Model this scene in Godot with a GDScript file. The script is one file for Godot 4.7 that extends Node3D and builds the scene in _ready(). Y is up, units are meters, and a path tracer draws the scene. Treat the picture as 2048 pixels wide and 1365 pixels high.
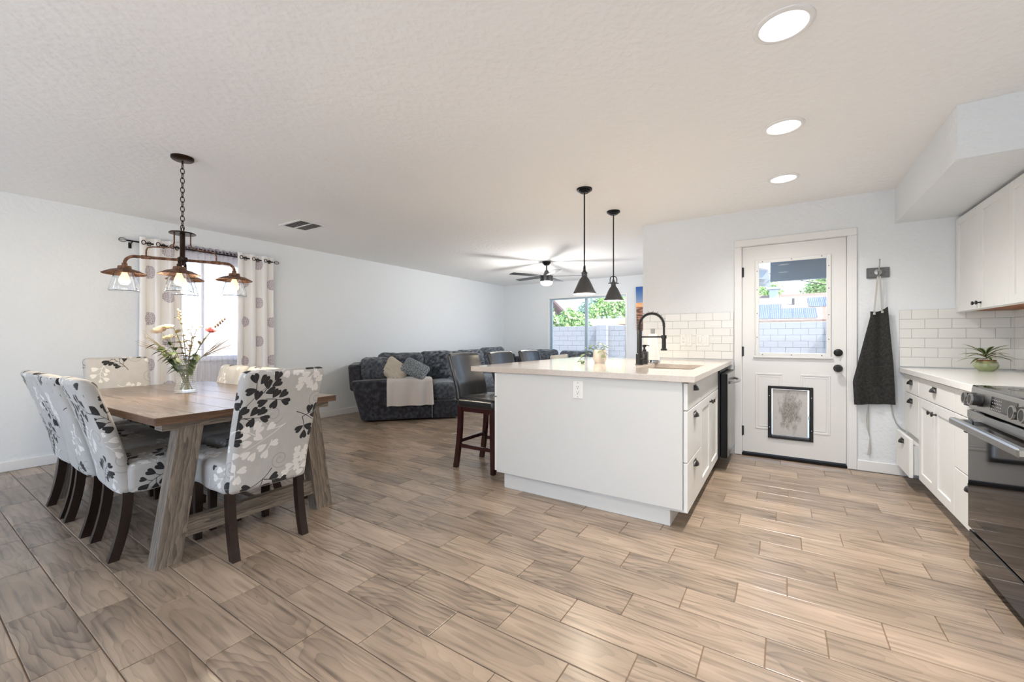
extends Node3D
# An open kitchen, dining and living room. Camera stands at x=0, z=0; the kitchen door is in the wall at z=-4.69, the dining window in the wall at x=-5.6.

const CEIL := 2.405
const LEFT_X := -5.6
const RIGHT_X := 1.462
const DOOR_Z := -4.69
const FAR_Z := -8.204
const BACK_Z := 2.2
const LIVING_X := -1.315

var M := {}
var names := {}
var rng := RandomNumberGenerator.new()


class MB:
	var v := PackedVector3Array()
	var n := PackedVector3Array()
	var uv := PackedVector2Array()
	var c := PackedColorArray()
	var ix := PackedInt32Array()
	var col := Color.WHITE
	var xf := Transform3D.IDENTITY
	var colored := false

	func vert(p: Vector3, nn: Vector3, u: Vector2) -> int:
		v.append(xf * p)
		n.append((xf.basis * nn).normalized())
		uv.append(u)
		c.append(col)
		return v.size() - 1

	func tri(a: int, b: int, d: int) -> void: # counter-clockwise seen from outside
		ix.append(a); ix.append(d); ix.append(b)

	func quad(a: Vector3, b: Vector3, d: Vector3, e: Vector3, ua := Vector2(0, 1), ub := Vector2(1, 1), ud := Vector2(1, 0), ue := Vector2(0, 0)) -> void:
		var nn := (b - a).cross(e - a)
		if nn.length_squared() < 1e-14:
			nn = (d - b).cross(a - b)
		nn = nn.normalized()
		var i := vert(a, nn, ua)
		vert(b, nn, ub); vert(d, nn, ud); vert(e, nn, ue)
		tri(i, i + 1, i + 2); tri(i, i + 2, i + 3)

	func mquad(a: Vector3, b: Vector3, d: Vector3, e: Vector3) -> void: # uv in metres by the dominant axis
		var nn := (b - a).cross(e - a)
		if nn.length_squared() < 1e-14:
			nn = (d - b).cross(a - b)
		var k := nn.abs().max_axis_index()
		var us := []
		for p in [a, b, d, e]:
			us.append(Vector2(p.z, -p.y) if k == 0 else Vector2(p.x, p.z) if k == 1 else Vector2(p.x, -p.y))
		quad(a, b, d, e, us[0], us[1], us[2], us[3])

	func box(ce: Vector3, s: Vector3) -> void:
		bbox(ce, s, 0.0)

	func span(a: Vector3, b: Vector3, bev := 0.0) -> void:
		bbox((a + b) * 0.5, (b - a).abs(), bev)

	func bbox(ce: Vector3, s: Vector3, bev: float) -> void:
		var h := s * 0.5
		var e := minf(bev, minf(h.x, minf(h.y, h.z)) * 0.99)
		for ax in 3:
			for sg: float in [-1.0, 1.0]:
				var u := (ax + 1) % 3
				var w := (ax + 2) % 3
				var pts := []
				for q in [[-1, -1], [1, -1], [1, 1], [-1, 1]]:
					var p := Vector3.ZERO
					p[ax] = sg * h[ax]
					p[u] = q[0] * (h[u] - e)
					p[w] = q[1] * (h[w] - e)
					pts.append(ce + p)
				if sg > 0: mquad(pts[0], pts[1], pts[2], pts[3])
				else: mquad(pts[3], pts[2], pts[1], pts[0])
		if e <= 0.0:
			return
		for ax in 3: # edges along ax
			var u := (ax + 1) % 3
			var w := (ax + 2) % 3
			for su: float in [-1.0, 1.0]:
				for sw: float in [-1.0, 1.0]:
					var a := Vector3.ZERO; var b := Vector3.ZERO; var d := Vector3.ZERO; var f := Vector3.ZERO
					a[ax] = -(h[ax] - e); a[u] = su * h[u]; a[w] = sw * (h[w] - e)
					b = a; b[ax] = -a[ax]
					d = b; d[u] = su * (h[u] - e); d[w] = sw * h[w]
					f = d; f[ax] = a[ax]
					if su * sw > 0: mquad(ce + f, ce + d, ce + b, ce + a)
					else: mquad(ce + a, ce + b, ce + d, ce + f)
		for sx: float in [-1.0, 1.0]:
			for sy: float in [-1.0, 1.0]:
				for sz: float in [-1.0, 1.0]:
					var k := Vector3(sx, sy, sz)
					var a := ce + k * Vector3(h.x, h.y - e, h.z - e)
					var b := ce + k * Vector3(h.x - e, h.y, h.z - e)
					var d := ce + k * Vector3(h.x - e, h.y - e, h.z)
					var nn := k.normalized()
					var i := vert(a, nn, Vector2.ZERO)
					vert(b, nn, Vector2.ZERO); vert(d, nn, Vector2.ZERO)
					if sx * sy * sz > 0: tri(i, i + 1, i + 2)
					else: tri(i, i + 2, i + 1)

	func tube(pts: Array, radii, seg := 10, caps := true, closed := false) -> void:
		var m := pts.size()
		var up := Vector3.UP
		var first: Vector3 = (pts[1] - pts[0]).normalized()
		if absf(first.dot(up)) > 0.95: up = Vector3.RIGHT
		var prev := up
		var base := v.size()
		var along := 0.0
		for i in m:
			var t: Vector3
			if closed: t = (pts[(i + 1) % m] - pts[(i - 1 + m) % m]).normalized()
			elif i == 0: t = first
			elif i == m - 1: t = (pts[i] - pts[i - 1]).normalized()
			else: t = ((pts[i + 1] - pts[i]).normalized() + (pts[i] - pts[i - 1]).normalized()).normalized()
			var sd := t.cross(prev)
			if sd.length() < 1e-4: sd = t.cross(Vector3(0.3, 0.9, 0.1))
			sd = sd.normalized()
			var ot := sd.cross(t).normalized()
			prev = ot
			var r: float = radii[i] if radii is Array else radii
			if i > 0: along += pts[i].distance_to(pts[i - 1])
			for j in seg + 1:
				var a := TAU * j / seg
				var d := ot * cos(a) + sd * sin(a)
				vert(pts[i] + d * r, d, Vector2(float(j) / seg * r * 6.28, along))
		var rows := m if closed else m - 1
		for i in rows:
			var b0 := base + i * (seg + 1)
			var b1 := base + ((i + 1) % m) * (seg + 1)
			for j in seg:
				tri(b0 + j, b0 + j + 1, b1 + j + 1); tri(b0 + j, b1 + j + 1, b1 + j)
		if caps and not closed:
			for e in 2:
				var k := 0 if e == 0 else m - 1
				var t: Vector3 = (pts[0] - pts[1]).normalized() if e == 0 else (pts[m - 1] - pts[m - 2]).normalized()
				var ci := vert(pts[k], t, Vector2.ZERO)
				var b0 := base + k * (seg + 1)
				var r0 := v.size()
				for j in seg + 1:
					v.append(v[b0 + j]); n.append((xf.basis * t).normalized()); uv.append(Vector2.ZERO); c.append(col)
				for j in seg:
					if e == 0: tri(ci, r0 + j + 1, r0 + j)
					else: tri(ci, r0 + j, r0 + j + 1)

	func cyl(a: Vector3, b: Vector3, r0: float, r1 := -1.0, seg := 16) -> void:
		tube([a, b], [r0, r1 if r1 >= 0.0 else r0], seg)

	func lathe(prof: Array, ce := Vector3.ZERO, seg := 28, flute := 0.0, flutes := 0) -> void: # profile points (radius, height); outside is on the right when walking up
		for i in prof.size() - 1:
			var p: Vector2 = prof[i]
			var q: Vector2 = prof[i + 1]
			var d := q - p
			if d.length() < 1e-6: continue
			var nn := Vector2(d.y, -d.x).normalized()
			var n0 := nn
			var n1 := nn
			if i > 0:
				var dp: Vector2 = prof[i] - prof[i - 1]
				var pn := Vector2(dp.y, -dp.x).normalized()
				if pn.dot(nn) > 0.75: n0 = (pn + nn).normalized()
			if i < prof.size() - 2:
				var dq: Vector2 = prof[i + 2] - prof[i + 1]
				var qn := Vector2(dq.y, -dq.x).normalized()
				if qn.dot(nn) > 0.75: n1 = (qn + nn).normalized()
			var b := v.size()
			for j in seg + 1:
				var a := TAU * j / seg
				var k := 1.0 + flute * cos(a * flutes)
				var ca := cos(a); var sa := sin(a)
				vert(ce + Vector3(p.x * k * ca, p.y, p.x * k * sa), Vector3(n0.x * ca, n0.y, n0.x * sa), Vector2(float(j) / seg, p.y))
				vert(ce + Vector3(q.x * k * ca, q.y, q.x * k * sa), Vector3(n1.x * ca, n1.y, n1.x * sa), Vector2(float(j) / seg, q.y))
			for j in seg:
				var o := b + j * 2
				tri(o, o + 1, o + 3); tri(o, o + 3, o + 2)

	func disc(ce: Vector3, r: float, up := true, seg := 28) -> void:
		var nn := Vector3.UP if up else Vector3.DOWN
		var o := vert(ce, nn, Vector2(0.5, 0.5))
		for j in seg + 1:
			var a := TAU * j / seg
			vert(ce + Vector3(cos(a) * r, 0, sin(a) * r), nn, Vector2(0.5 + cos(a) * 0.5, 0.5 + sin(a) * 0.5))
		for j in seg:
			if up: tri(o, o + j + 2, o + j + 1)
			else: tri(o, o + j + 1, o + j + 2)

	func prism(poly: PackedVector2Array, y0: float, y1: float, bev := 0.0) -> void: # poly in x, z
		if Geometry2D.is_polygon_clockwise(poly): poly.reverse()
		var m := poly.size()
		var inner := poly
		if bev > 0.0:
			var off := Geometry2D.offset_polygon(poly, -bev, Geometry2D.JOIN_MITER)
			if off.size() > 0 and off[0].size() == m:
				inner = off[0]
				# line the inset polygon up with the outer one
				var best := 0; var bd := 1e9
				for k in m:
					if inner[k].distance_to(poly[0]) < bd: bd = inner[k].distance_to(poly[0]); best = k
				var re := PackedVector2Array()
				for k in m: re.append(inner[(k + best) % m])
				if Geometry2D.is_polygon_clockwise(re): re.reverse()
				inner = re
			else: bev = 0.0
		for i in m:
			var a := poly[i]; var b := poly[(i + 1) % m]
			# seen from above (y up) x,z counter-clockwise in 2D is clockwise in 3D
			mquad(Vector3(b.x, y0, b.y), Vector3(a.x, y0, a.y), Vector3(a.x, y1 - bev, a.y), Vector3(b.x, y1 - bev, b.y))
			if bev > 0.0:
				var ia := inner[i]; var ib := inner[(i + 1) % m]
				mquad(Vector3(b.x, y1 - bev, b.y), Vector3(a.x, y1 - bev, a.y), Vector3(ia.x, y1, ia.y), Vector3(ib.x, y1, ib.y))
		var t := Geometry2D.triangulate_polygon(inner)
		var s0 := v.size()
		for p in inner: vert(Vector3(p.x, y1, p.y), Vector3.UP, Vector2(p.x, p.y))
		for i in range(0, t.size(), 3): tri(s0 + t[i], s0 + t[i + 2], s0 + t[i + 1])
		t = Geometry2D.triangulate_polygon(poly)
		s0 = v.size()
		for p in poly: vert(Vector3(p.x, y0, p.y), Vector3.DOWN, Vector2(p.x, p.y))
		for i in range(0, t.size(), 3): tri(s0 + t[i], s0 + t[i + 1], s0 + t[i + 2])

	func rbox(ce: Vector3, h: Vector3, r: float, k := 3, warp = null, uvs := 1.0, uvo := Vector2.ZERO, arc := 3) -> void:
		r = minf(r, minf(h.x, minf(h.y, h.z)) * 0.999)
		var inner := h - Vector3(r, r, r)
		for ax in 3:
			var u := (ax + 1) % 3
			var w := (ax + 2) % 3
			var cu := coords(h[u], r, k, arc)
			var cw := coords(h[w], r, k, arc)
			for sg: float in [-1.0, 1.0]:
				var b := v.size()
				for i in cu.size():
					for j in cw.size():
						var p := Vector3.ZERO
						p[ax] = sg * h[ax]; p[u] = cu[i]; p[w] = cw[j]
						var q := p.clamp(-inner, inner)
						var nn := (p - q).normalized()
						var pos := q + nn * r
						var t2 := Vector2(pos.z, -pos.y) if ax == 0 else Vector2(pos.x, pos.z) if ax == 1 else Vector2(pos.x, -pos.y)
						if warp != null:
							var t1 := nn.cross(Vector3(0.31, 0.83, 0.47)).normalized()
							var tb := nn.cross(t1)
							var e := 0.003
							var d1: Vector3 = warp.call(pos + t1 * e) - warp.call(pos - t1 * e)
							var d2: Vector3 = warp.call(pos + tb * e) - warp.call(pos - tb * e)
							nn = d1.cross(d2).normalized()
							pos = warp.call(pos)
						vert(ce + pos, nn, t2 * uvs + uvo)
				var mw := cw.size()
				for i in cu.size() - 1:
					for j in mw - 1:
						var o := b + i * mw + j
						if sg > 0: tri(o, o + mw, o + mw + 1); tri(o, o + mw + 1, o + 1)
						else: tri(o, o + mw + 1, o + mw); tri(o, o + 1, o + mw + 1)

	func coords(h: float, r: float, k: int, arc: int) -> Array:
		var out := []
		for i in arc: out.append(-h + r * (1.0 - tan((1.0 - float(i) / arc) * PI / 4)))
		for i in k + 1: out.append(lerpf(-(h - r), h - r, float(i) / k))
		for i in range(arc - 1, -1, -1): out.append(h - r * (1.0 - tan((1.0 - float(i) / arc) * PI / 4)))
		return out

	func sheet(nu: int, nv: int, f: Callable, uvf = null, thick := 0.0) -> void: # a smooth surface f(u, v); with thickness it gets a back and a rim
		var g := []
		var gn := []
		for i in nu + 1:
			for j in nv + 1:
				var a := float(i) / nu; var b := float(j) / nv
				g.append(f.call(a, b))
				var e := 0.004
				var du: Vector3 = f.call(minf(a + e, 1.0), b) - f.call(maxf(a - e, 0.0), b)
				var dv: Vector3 = f.call(a, minf(b + e, 1.0)) - f.call(a, maxf(b - e, 0.0))
				var x := du.cross(dv)
				gn.append(x.normalized() if x.length() > 1e-12 else Vector3.UP)
		for side in (2 if thick > 0.0 else 1):
			var s := v.size()
			for i in nu + 1:
				for j in nv + 1:
					var k := i * (nv + 1) + j
					var t: Vector2 = uvf.call(float(i) / nu, float(j) / nv) if uvf != null else Vector2(float(i) / nu, float(j) / nv)
					vert(g[k] - gn[k] * thick * side, gn[k] if side == 0 else -gn[k], t)
			for i in nu:
				for j in nv:
					var o := s + i * (nv + 1) + j
					var m := nv + 1
					if side == 0: tri(o, o + m, o + m + 1); tri(o, o + m + 1, o + 1)
					else: tri(o, o + m + 1, o + m); tri(o, o + 1, o + m + 1)
		if thick > 0.0:
			var ring := []
			for i in nu + 1: ring.append(i * (nv + 1))
			for j in range(1, nv + 1): ring.append(nu * (nv + 1) + j)
			for i in range(nu - 1, -1, -1): ring.append(i * (nv + 1) + nv)
			for j in range(nv - 1, 0, -1): ring.append(j)
			for q in ring.size():
				var a: int = ring[q]; var b: int = ring[(q + 1) % ring.size()]
				quad(g[b], g[a], g[a] - gn[a] * thick, g[b] - gn[b] * thick)

	func mesh() -> ArrayMesh:
		var a := []
		a.resize(Mesh.ARRAY_MAX)
		a[Mesh.ARRAY_VERTEX] = v
		a[Mesh.ARRAY_NORMAL] = n
		a[Mesh.ARRAY_TEX_UV] = uv
		if colored: a[Mesh.ARRAY_COLOR] = c
		a[Mesh.ARRAY_INDEX] = ix
		var m := ArrayMesh.new()
		m.add_surface_from_arrays(Mesh.PRIMITIVE_TRIANGLES, a)
		return m


func mb() -> MB:
	return MB.new()

func numbered(called: String) -> String:
	names[called] = names.get(called, 0) + 1
	return called if names[called] == 1 else "%s_%03d" % [called, names[called] - 1]

func put(called: String, shape, material: Material, parent: Node = self, at := Vector3.ZERO, turn := 0.0) -> MeshInstance3D:
	var o := MeshInstance3D.new()
	o.name = numbered(called) if parent == self else called
	o.mesh = shape.mesh() if shape is MB else shape
	o.material_override = material
	o.position = at
	o.rotation.y = turn
	o.cast_shadow = GeometryInstance3D.SHADOW_CASTING_SETTING_ON
	parent.add_child(o, true)
	return o

func tag(o: Node, label: String, category: String, group := "") -> Node:
	o.set_meta("label", label)
	o.set_meta("category", category)
	if group: o.set_meta("group", group)
	return o

func thing(called: String, label: String, category: String, at := Vector3.ZERO, turn := 0.0, group := "") -> Node3D:
	var o := Node3D.new()
	o.name = numbered(called)
	o.position = at
	o.rotation.y = turn
	add_child(o)
	tag(o, label, category, group)
	return o

func dup(src: Node3D, at: Vector3, turn := 0.0, label := "") -> Node3D:
	var o: Node3D = src.duplicate()
	var base := str(src.name)
	if base.length() > 4 and base[base.length() - 4] == "_" and base.right(3).is_valid_int(): base = base.left(base.length() - 4)
	o.name = numbered(base)
	add_child(o)
	o.position = at
	o.rotation.y = turn
	if label: o.set_meta("label", label)
	return o

func setting(o: Node, label := "", kind := "structure") -> Node:
	o.set_meta("kind", kind)
	if label: o.set_meta("label", label)
	return o

func rgb8(r: int, g: int, b: int) -> Color:
	return Color8(r, g, b)

func mat(color: Color, rough := 0.6, metal := 0.0, extra := {}) -> StandardMaterial3D:
	var m := StandardMaterial3D.new()
	m.albedo_color = color
	m.roughness = rough
	m.metallic = metal
	for k in extra: m.set(k, extra[k])
	return m

func tex(im: Image) -> ImageTexture:
	return ImageTexture.create_from_image(im)

func noise(kind: int, freq: float, octaves := 3, seed_value := 1) -> FastNoiseLite:
	var f := FastNoiseLite.new()
	f.noise_type = kind as FastNoiseLite.NoiseType
	f.frequency = freq
	f.fractal_octaves = octaves
	f.seed = seed_value
	return f

# ---------------------------------------------------------------- textures and materials

func grain_pair(im: Image, strength: float) -> ImageTexture: # normal map out of a height picture
	var h: Image = im.duplicate()
	h.convert(Image.FORMAT_RGBA8)
	h.bump_map_to_normal_map(strength)
	return tex(h)

const PLANK_COLS := 2
const PLANK_ROWS := 6
const PLANK_W := 768
const PLANK_H := 256

func wood_atlas() -> Array: # twelve printed plank faces: cathedral rings, fibres and darker streaks
	var w := PLANK_COLS * PLANK_W
	var h := PLANK_ROWS * PLANK_H
	var data := PackedByteArray(); data.resize(w * h * 3)
	var bump := PackedByteArray(); bump.resize(w * h)
	var slow := noise(FastNoiseLite.TYPE_SIMPLEX_SMOOTH, 1.0, 3, 11)
	var fine := noise(FastNoiseLite.TYPE_SIMPLEX_SMOOTH, 1.0, 2, 23)
	for cell in PLANK_COLS * PLANK_ROWS:
		var ox := (cell % PLANK_COLS) * PLANK_W
		var oy := int(cell / PLANK_COLS) * PLANK_H
		var r := RandomNumberGenerator.new(); r.seed = 900 + cell
		var cx := r.randf_range(-0.2, 1.2)
		var cy := r.randf_range(0.1, 0.9)
		var ecc := r.randf_range(0.10, 0.3)
		var freq := r.randf_range(6.0, 11.0)
		var tone := r.randf_range(-0.045, 0.04)
		var so := cell * 37.0
		var contrast := r.randf_range(0.2, 1.0)
		for y in PLANK_H:
			var fv := float(y) / PLANK_H
			for x in PLANK_W:
				var fu := float(x) / PLANK_W
				var a := slow.get_noise_2d(fu * 1.1 + so, fv * 1.2)
				var d := sqrt((fv - cy) * (fv - cy) + (fu - cx) * (fu - cx) * ecc) + 0.15 * a
				var ring := d * freq
				ring -= floorf(ring)
				var line := pow(ring, 3.0) * contrast
				var fib := fine.get_noise_2d(fu * 3.2 + so, fv * 60.0)
				var streak := fine.get_noise_2d(fu * 0.9 - so, fv * 5.0 + 50.0)
				var val := 0.54 + tone - line * 0.10 - maxf(0.0, streak) * 0.13 + fib * 0.026 + a * 0.06
				var k := (y + oy) * w + x + ox
				data[k * 3] = int(clampf(val * 1.16, 0, 1) * 255)
				data[k * 3 + 1] = int(clampf(val * 1.02, 0, 1) * 255)
				data[k * 3 + 2] = int(clampf(val * 0.885, 0, 1) * 255)
				bump[k] = int(clampf(0.5 - line * 0.12 + fib * 0.14 + a * 0.2, 0, 1) * 255)
	return [Image.create_from_data(w, h, false, Image.FORMAT_RGB8, data), Image.create_from_data(w, h, false, Image.FORMAT_L8, bump)]

func timber(w: int, h: int, dark: Color, light: Color, freq: float, sd: int, rows := 1, wave := 0.55) -> Image: # boards running along x
	var im := Image.create_empty(w, h, false, Image.FORMAT_RGB8)
	var slow := noise(FastNoiseLite.TYPE_SIMPLEX_SMOOTH, 1.0, 3, sd)
	for y in h:
		var fv := float(y) / h * rows
		var row := int(fv)
		var lv := fv - row
		for x in w:
			var fu := float(x) / w
			var a := slow.get_noise_2d(fu * 2.2 + row * 17.0, lv * 2.2 + row * 9.0)
			var ring := (lv * (1.0 + 0.3 * sin(row * 2.1)) + a * wave + fu * 0.12 * cos(row * 1.7)) * freq
			ring -= floorf(ring)
			var f2 := slow.get_noise_2d(fu * 9.0 + 80.0, fv * 46.0)
			var t := clampf(0.55 - pow(ring, 2.2) * 0.5 + f2 * 0.42 + 0.2 * a + 0.10 * sin(row * 5.3), 0, 1)
			im.set_pixel(x, y, dark.lerp(light, t))
	return im

func blot(im: Image, cx: float, cy: float, r: float, col: Color, a := 1.0) -> void:
	var n := im.get_width()
	for y in range(int(cy - r) - 1, int(cy + r) + 2):
		for x in range(int(cx - r) - 1, int(cx + r) + 2):
			var d := Vector2(x - cx, y - cy).length()
			if d < r + 0.5:
				var px := posmod(x, n); var py := posmod(y, im.get_height())
				im.set_pixel(px, py, im.get_pixel(px, py).lerp(col, a * clampf(r + 0.5 - d, 0, 1)))

func leaf_print(im: Image, cx: float, cy: float, ang: float, size: float, col: Color, vein: Color) -> void: # a heart-shaped leaf: pointed at the stalk, notched at its tip
	var n := im.get_width()
	var dx := Vector2(cos(ang), sin(ang)); var dy := Vector2(-dx.y, dx.x)
	var b := int(size * 1.2)
	for y in range(-b, b + 1):
		for x in range(-b, b + 1):
			var p := Vector2(x, y)
			var t := p.dot(dx) / size
			var s := absf(p.dot(dy)) / size
			if t < 0.0 or t > 1.06: continue
			var w := 0.54 * pow(t, 0.72) * sqrt(maxf(0.0, 1.0 - pow(t / 1.04, 4.0))) * 1.1
			var notch := maxf(0.0, (t - 0.86) * 1.0)
			if s < w and s > notch - 0.02:
				var px := posmod(int(cx) + x, n); var py := posmod(int(cy) + y, im.get_height())
				var k := vein if s < 0.012 else col
				im.set_pixel(px, py, im.get_pixel(px, py).lerp(k, clampf((w - s) * size, 0.0, 1.0)))

func stalk(im: Image, a: Vector2, b: Vector2, bow: float, r: float, col: Color) -> Array:
	var pts := []
	var m := (a + b) * 0.5 + (b - a).orthogonal() * bow
	for i in 61:
		var t := i / 60.0
		var p := a * (1 - t) * (1 - t) + m * 2 * t * (1 - t) + b * t * t
		pts.append(p)
		blot(im, p.x, p.y, r * (1.0 - 0.4 * t), col)
	return pts

func spray(im: Image, a: Vector2, b: Vector2, bow: float, leaves: int, size: float, col: Color, vein: Color, side := 0, r := 1.8) -> void:
	var pts := stalk(im, a, b, bow, r, col)
	for i in leaves:
		var t := lerpf(0.22, 1.0, float(i) / maxf(1, leaves - 1))
		var k := int(t * 60)
		var p: Vector2 = pts[k]
		var d: Vector2 = (pts[mini(k + 1, 60)] - pts[maxi(k - 1, 0)]).normalized()
		var s := (1.0 if i % 2 == 0 else -1.0)
		if side != 0 and i % 3 != 0: s = side
		if i == leaves - 1: s = 0.0
		var ld := d.rotated(s * 0.95)
		var q := p + ld * size * 0.55
		if s == 0.0: q = p
		stalk(im, p, q, 0.1 * s, r * 0.7, col)
		leaf_print(im, q.x, q.y, ld.angle(), size * (0.9 + 0.2 * sin(i * 2.3)), col, vein)

func swirl(im: Image, c: Vector2, r: float, turns: float, start: float, col: Color) -> void:
	for i in 260:
		var t := i / 259.0
		var a := start + t * turns * TAU
		var p := c + Vector2(cos(a), sin(a)) * r * (1.0 - 0.85 * t)
		blot(im, p.x, p.y, 3.0 - 1.4 * t, col, 0.5)

func on_back(x: float, y: float) -> Vector2: # from the sketch of the printed back panel to the cloth
	var l := 130.0 - (y - 170.0) * 0.0948; var r := 905.0 - (y - 170.0) * 0.0905
	return Vector2((x - l) / (r - l) * 0.436, (y - 170.0) / 1160.0 * 0.655) * 1024.0

func leaf_on_back(im: Image, q: Array, size: float, col: Color, vein: Color) -> void:
	var d := Vector2.from_angle(deg_to_rad(q[2]))
	var p := on_back(q[0], q[1]) - d * size * 0.5
	leaf_print(im, p.x, p.y, d.angle(), size, col, vein)

func slipcover_print() -> Image: # one metre square: charcoal, ivory and grey leaf sprays on pearl grey cloth
	var n := 1024
	var im := Image.create_empty(n, n, false, Image.FORMAT_RGB8)
	var f := noise(FastNoiseLite.TYPE_SIMPLEX_SMOOTH, 1.0, 2, 5)
	for y in n:
		for x in n:
			var v := 0.735 + 0.016 * f.get_noise_2d(x * 0.42, y * 0.02) + 0.016 * f.get_noise_2d(x * 0.012, y * 0.012)
			im.set_pixel(x, y, Color(v, v * 0.985, v * 0.962))
	var grey := Color(0.62, 0.61, 0.60)
	for s in [[180, 250, 60, 1.6, 0.4], [420, 180, 48, 1.5, 2.0], [260, 520, 52, 1.7, 1.0], [560, 420, 60, 1.6, 3.0], [740, 700, 66, 1.6, 0.0], [880, 300, 60, 1.6, 2.5], [120, 820, 58, 1.6, 4.0], [640, 900, 58, 1.7, 5.0], [930, 560, 54, 1.5, 1.4]]:
		swirl(im, Vector2(s[0], s[1]), s[2], s[3], s[4], grey)
	# the sprays of the back panel, laid out as they are printed there, then the rest of the repeat
	for s in [[700, 160, 560, 330, 0.2, 8, 46, 0], [900, 520, 760, 640, -0.2, 8, 46, 0], [640, 640, 560, 800, 0.2, 7, 44, 0], [960, 60, 880, 200, 0.15, 7, 46, 0], [880, 960, 720, 1000, 0.2, 7, 44, 0], [330, 960, 160, 1010, 0.2, 7, 44, 0], [520, 40, 600, 180, 0.2, 6, 44, 0], [940, 760, 990, 900, 0.2, 6, 44, 0]]:
		spray(im, Vector2(s[0], s[1]), Vector2(s[2], s[3]), s[4], s[5], s[6], Color(0.90, 0.885, 0.865), Color(0.86, 0.85, 0.83), s[7], 2.4)
	for s in [[560, 60, 700, 40, 0.2, 7, 50, 0], [600, 560, 760, 440, -0.15, 10, 50, 0], [800, 830, 930, 720, 0.2, 9, 48, 0], [980, 430, 860, 380, 0.2, 7, 46, 0], [480, 860, 600, 960, -0.2, 8, 48, 0], [60, 880, 200, 930, 0.2, 7, 46, 0], [620, 250, 700, 380, -0.2, 7, 46, 0], [930, 130, 990, 300, 0.2, 7, 46, 0]]:
		spray(im, Vector2(s[0], s[1]), Vector2(s[2], s[3]), s[4], s[5], s[6], Color(0.16, 0.155, 0.16), Color(0.30, 0.29, 0.29), s[7], 2.2)
	var white := [[530, 705, 70, 960], [410, 850, 360, 960], [300, 800, 200, 740], [520, 715, 390, 740], [810, 175, 680, 300], [790, 210, 800, 350], [800, 1085, 680, 1030], [800, 1130, 560, 1225], [60, 960, 90, 1180]]
	for q in white: stalk(im, on_back(q[0], q[1]), on_back(q[2], q[3]), 0.08, 2.6, Color(0.90, 0.885, 0.865))
	for q in [[180, 715, -130], [285, 735, -60], [390, 718, -45], [175, 775, 180], [290, 808, -150], [190, 850, 170], [90, 950, 180], [180, 955, 150], [240, 985, 120], [325, 910, 150], [430, 890, -10], [355, 982, 110], [265, 690, -60], [70, 1070, -120], [145, 1100, -10], [45, 1155, 150], [110, 1185, 100], [635, 188, -120], [690, 235, 150], [790, 230, 60], [650, 285, 170], [715, 290, 130], [640, 345, 140], [745, 335, 100], [830, 290, -20], [800, 365, 90], [685, 1020, -100], [775, 1020, -60], [685, 1070, 170], [750, 1060, 60], [735, 1105, 60], [680, 1135, 160], [605, 1168, 170], [680, 1190, 90], [560, 1225, 160], [760, 1195, -10], [720, 1258, 160]]:
		leaf_on_back(im, q, 50.0, Color(0.90, 0.885, 0.865), Color(0.86, 0.85, 0.83))
	var black := [[80, 600, 420, 240], [250, 420, 240, 260], [330, 440, 500, 475], [80, 605, 330, 622], [150, 600, 215, 640], [300, 380, 360, 300], [60, 760, 95, 800], [635, 605, 835, 722], [700, 670, 740, 830], [700, 668, 830, 625], [418, 1145, 330, 1240], [335, 1230, 285, 1360], [335, 1235, 100, 1340], [345, 1240, 480, 1290], [285, 1345, 420, 1330]]
	for q in black: stalk(im, on_back(q[0], q[1]), on_back(q[2], q[3]), 0.07, 2.2, Color(0.16, 0.155, 0.16))
	for q in [[222, 243, -110], [298, 258, -60], [412, 230, -70], [200, 355, 165], [335, 305, -100], [412, 300, -30], [362, 370, -20], [255, 400, -80], [412, 398, -60], [480, 410, -40], [300, 470, 160], [405, 495, 110], [505, 482, 20], [145, 540, -45], [235, 553, -50], [300, 558, -40], [325, 625, 20], [215, 648, 110], [112, 665, 80], [100, 762, -40], [95, 822, 20], [105, 470, -100], [770, 598, -90], [838, 588, -60], [828, 662, 0], [683, 790, 150], [772, 780, 20], [735, 858, 90], [812, 835, 80], [182, 1288, -170], [75, 1360, 180], [196, 1345, 150], [440, 1235, -20], [460, 1293, 30], [370, 1320, 150], [530, 1293, -20], [530, 1342, 20], [455, 1360, 150], [345, 1372, 0], [260, 1375, 160]]:
		leaf_on_back(im, q, 52.0, Color(0.16, 0.155, 0.16), Color(0.30, 0.29, 0.29))
	return im

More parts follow.
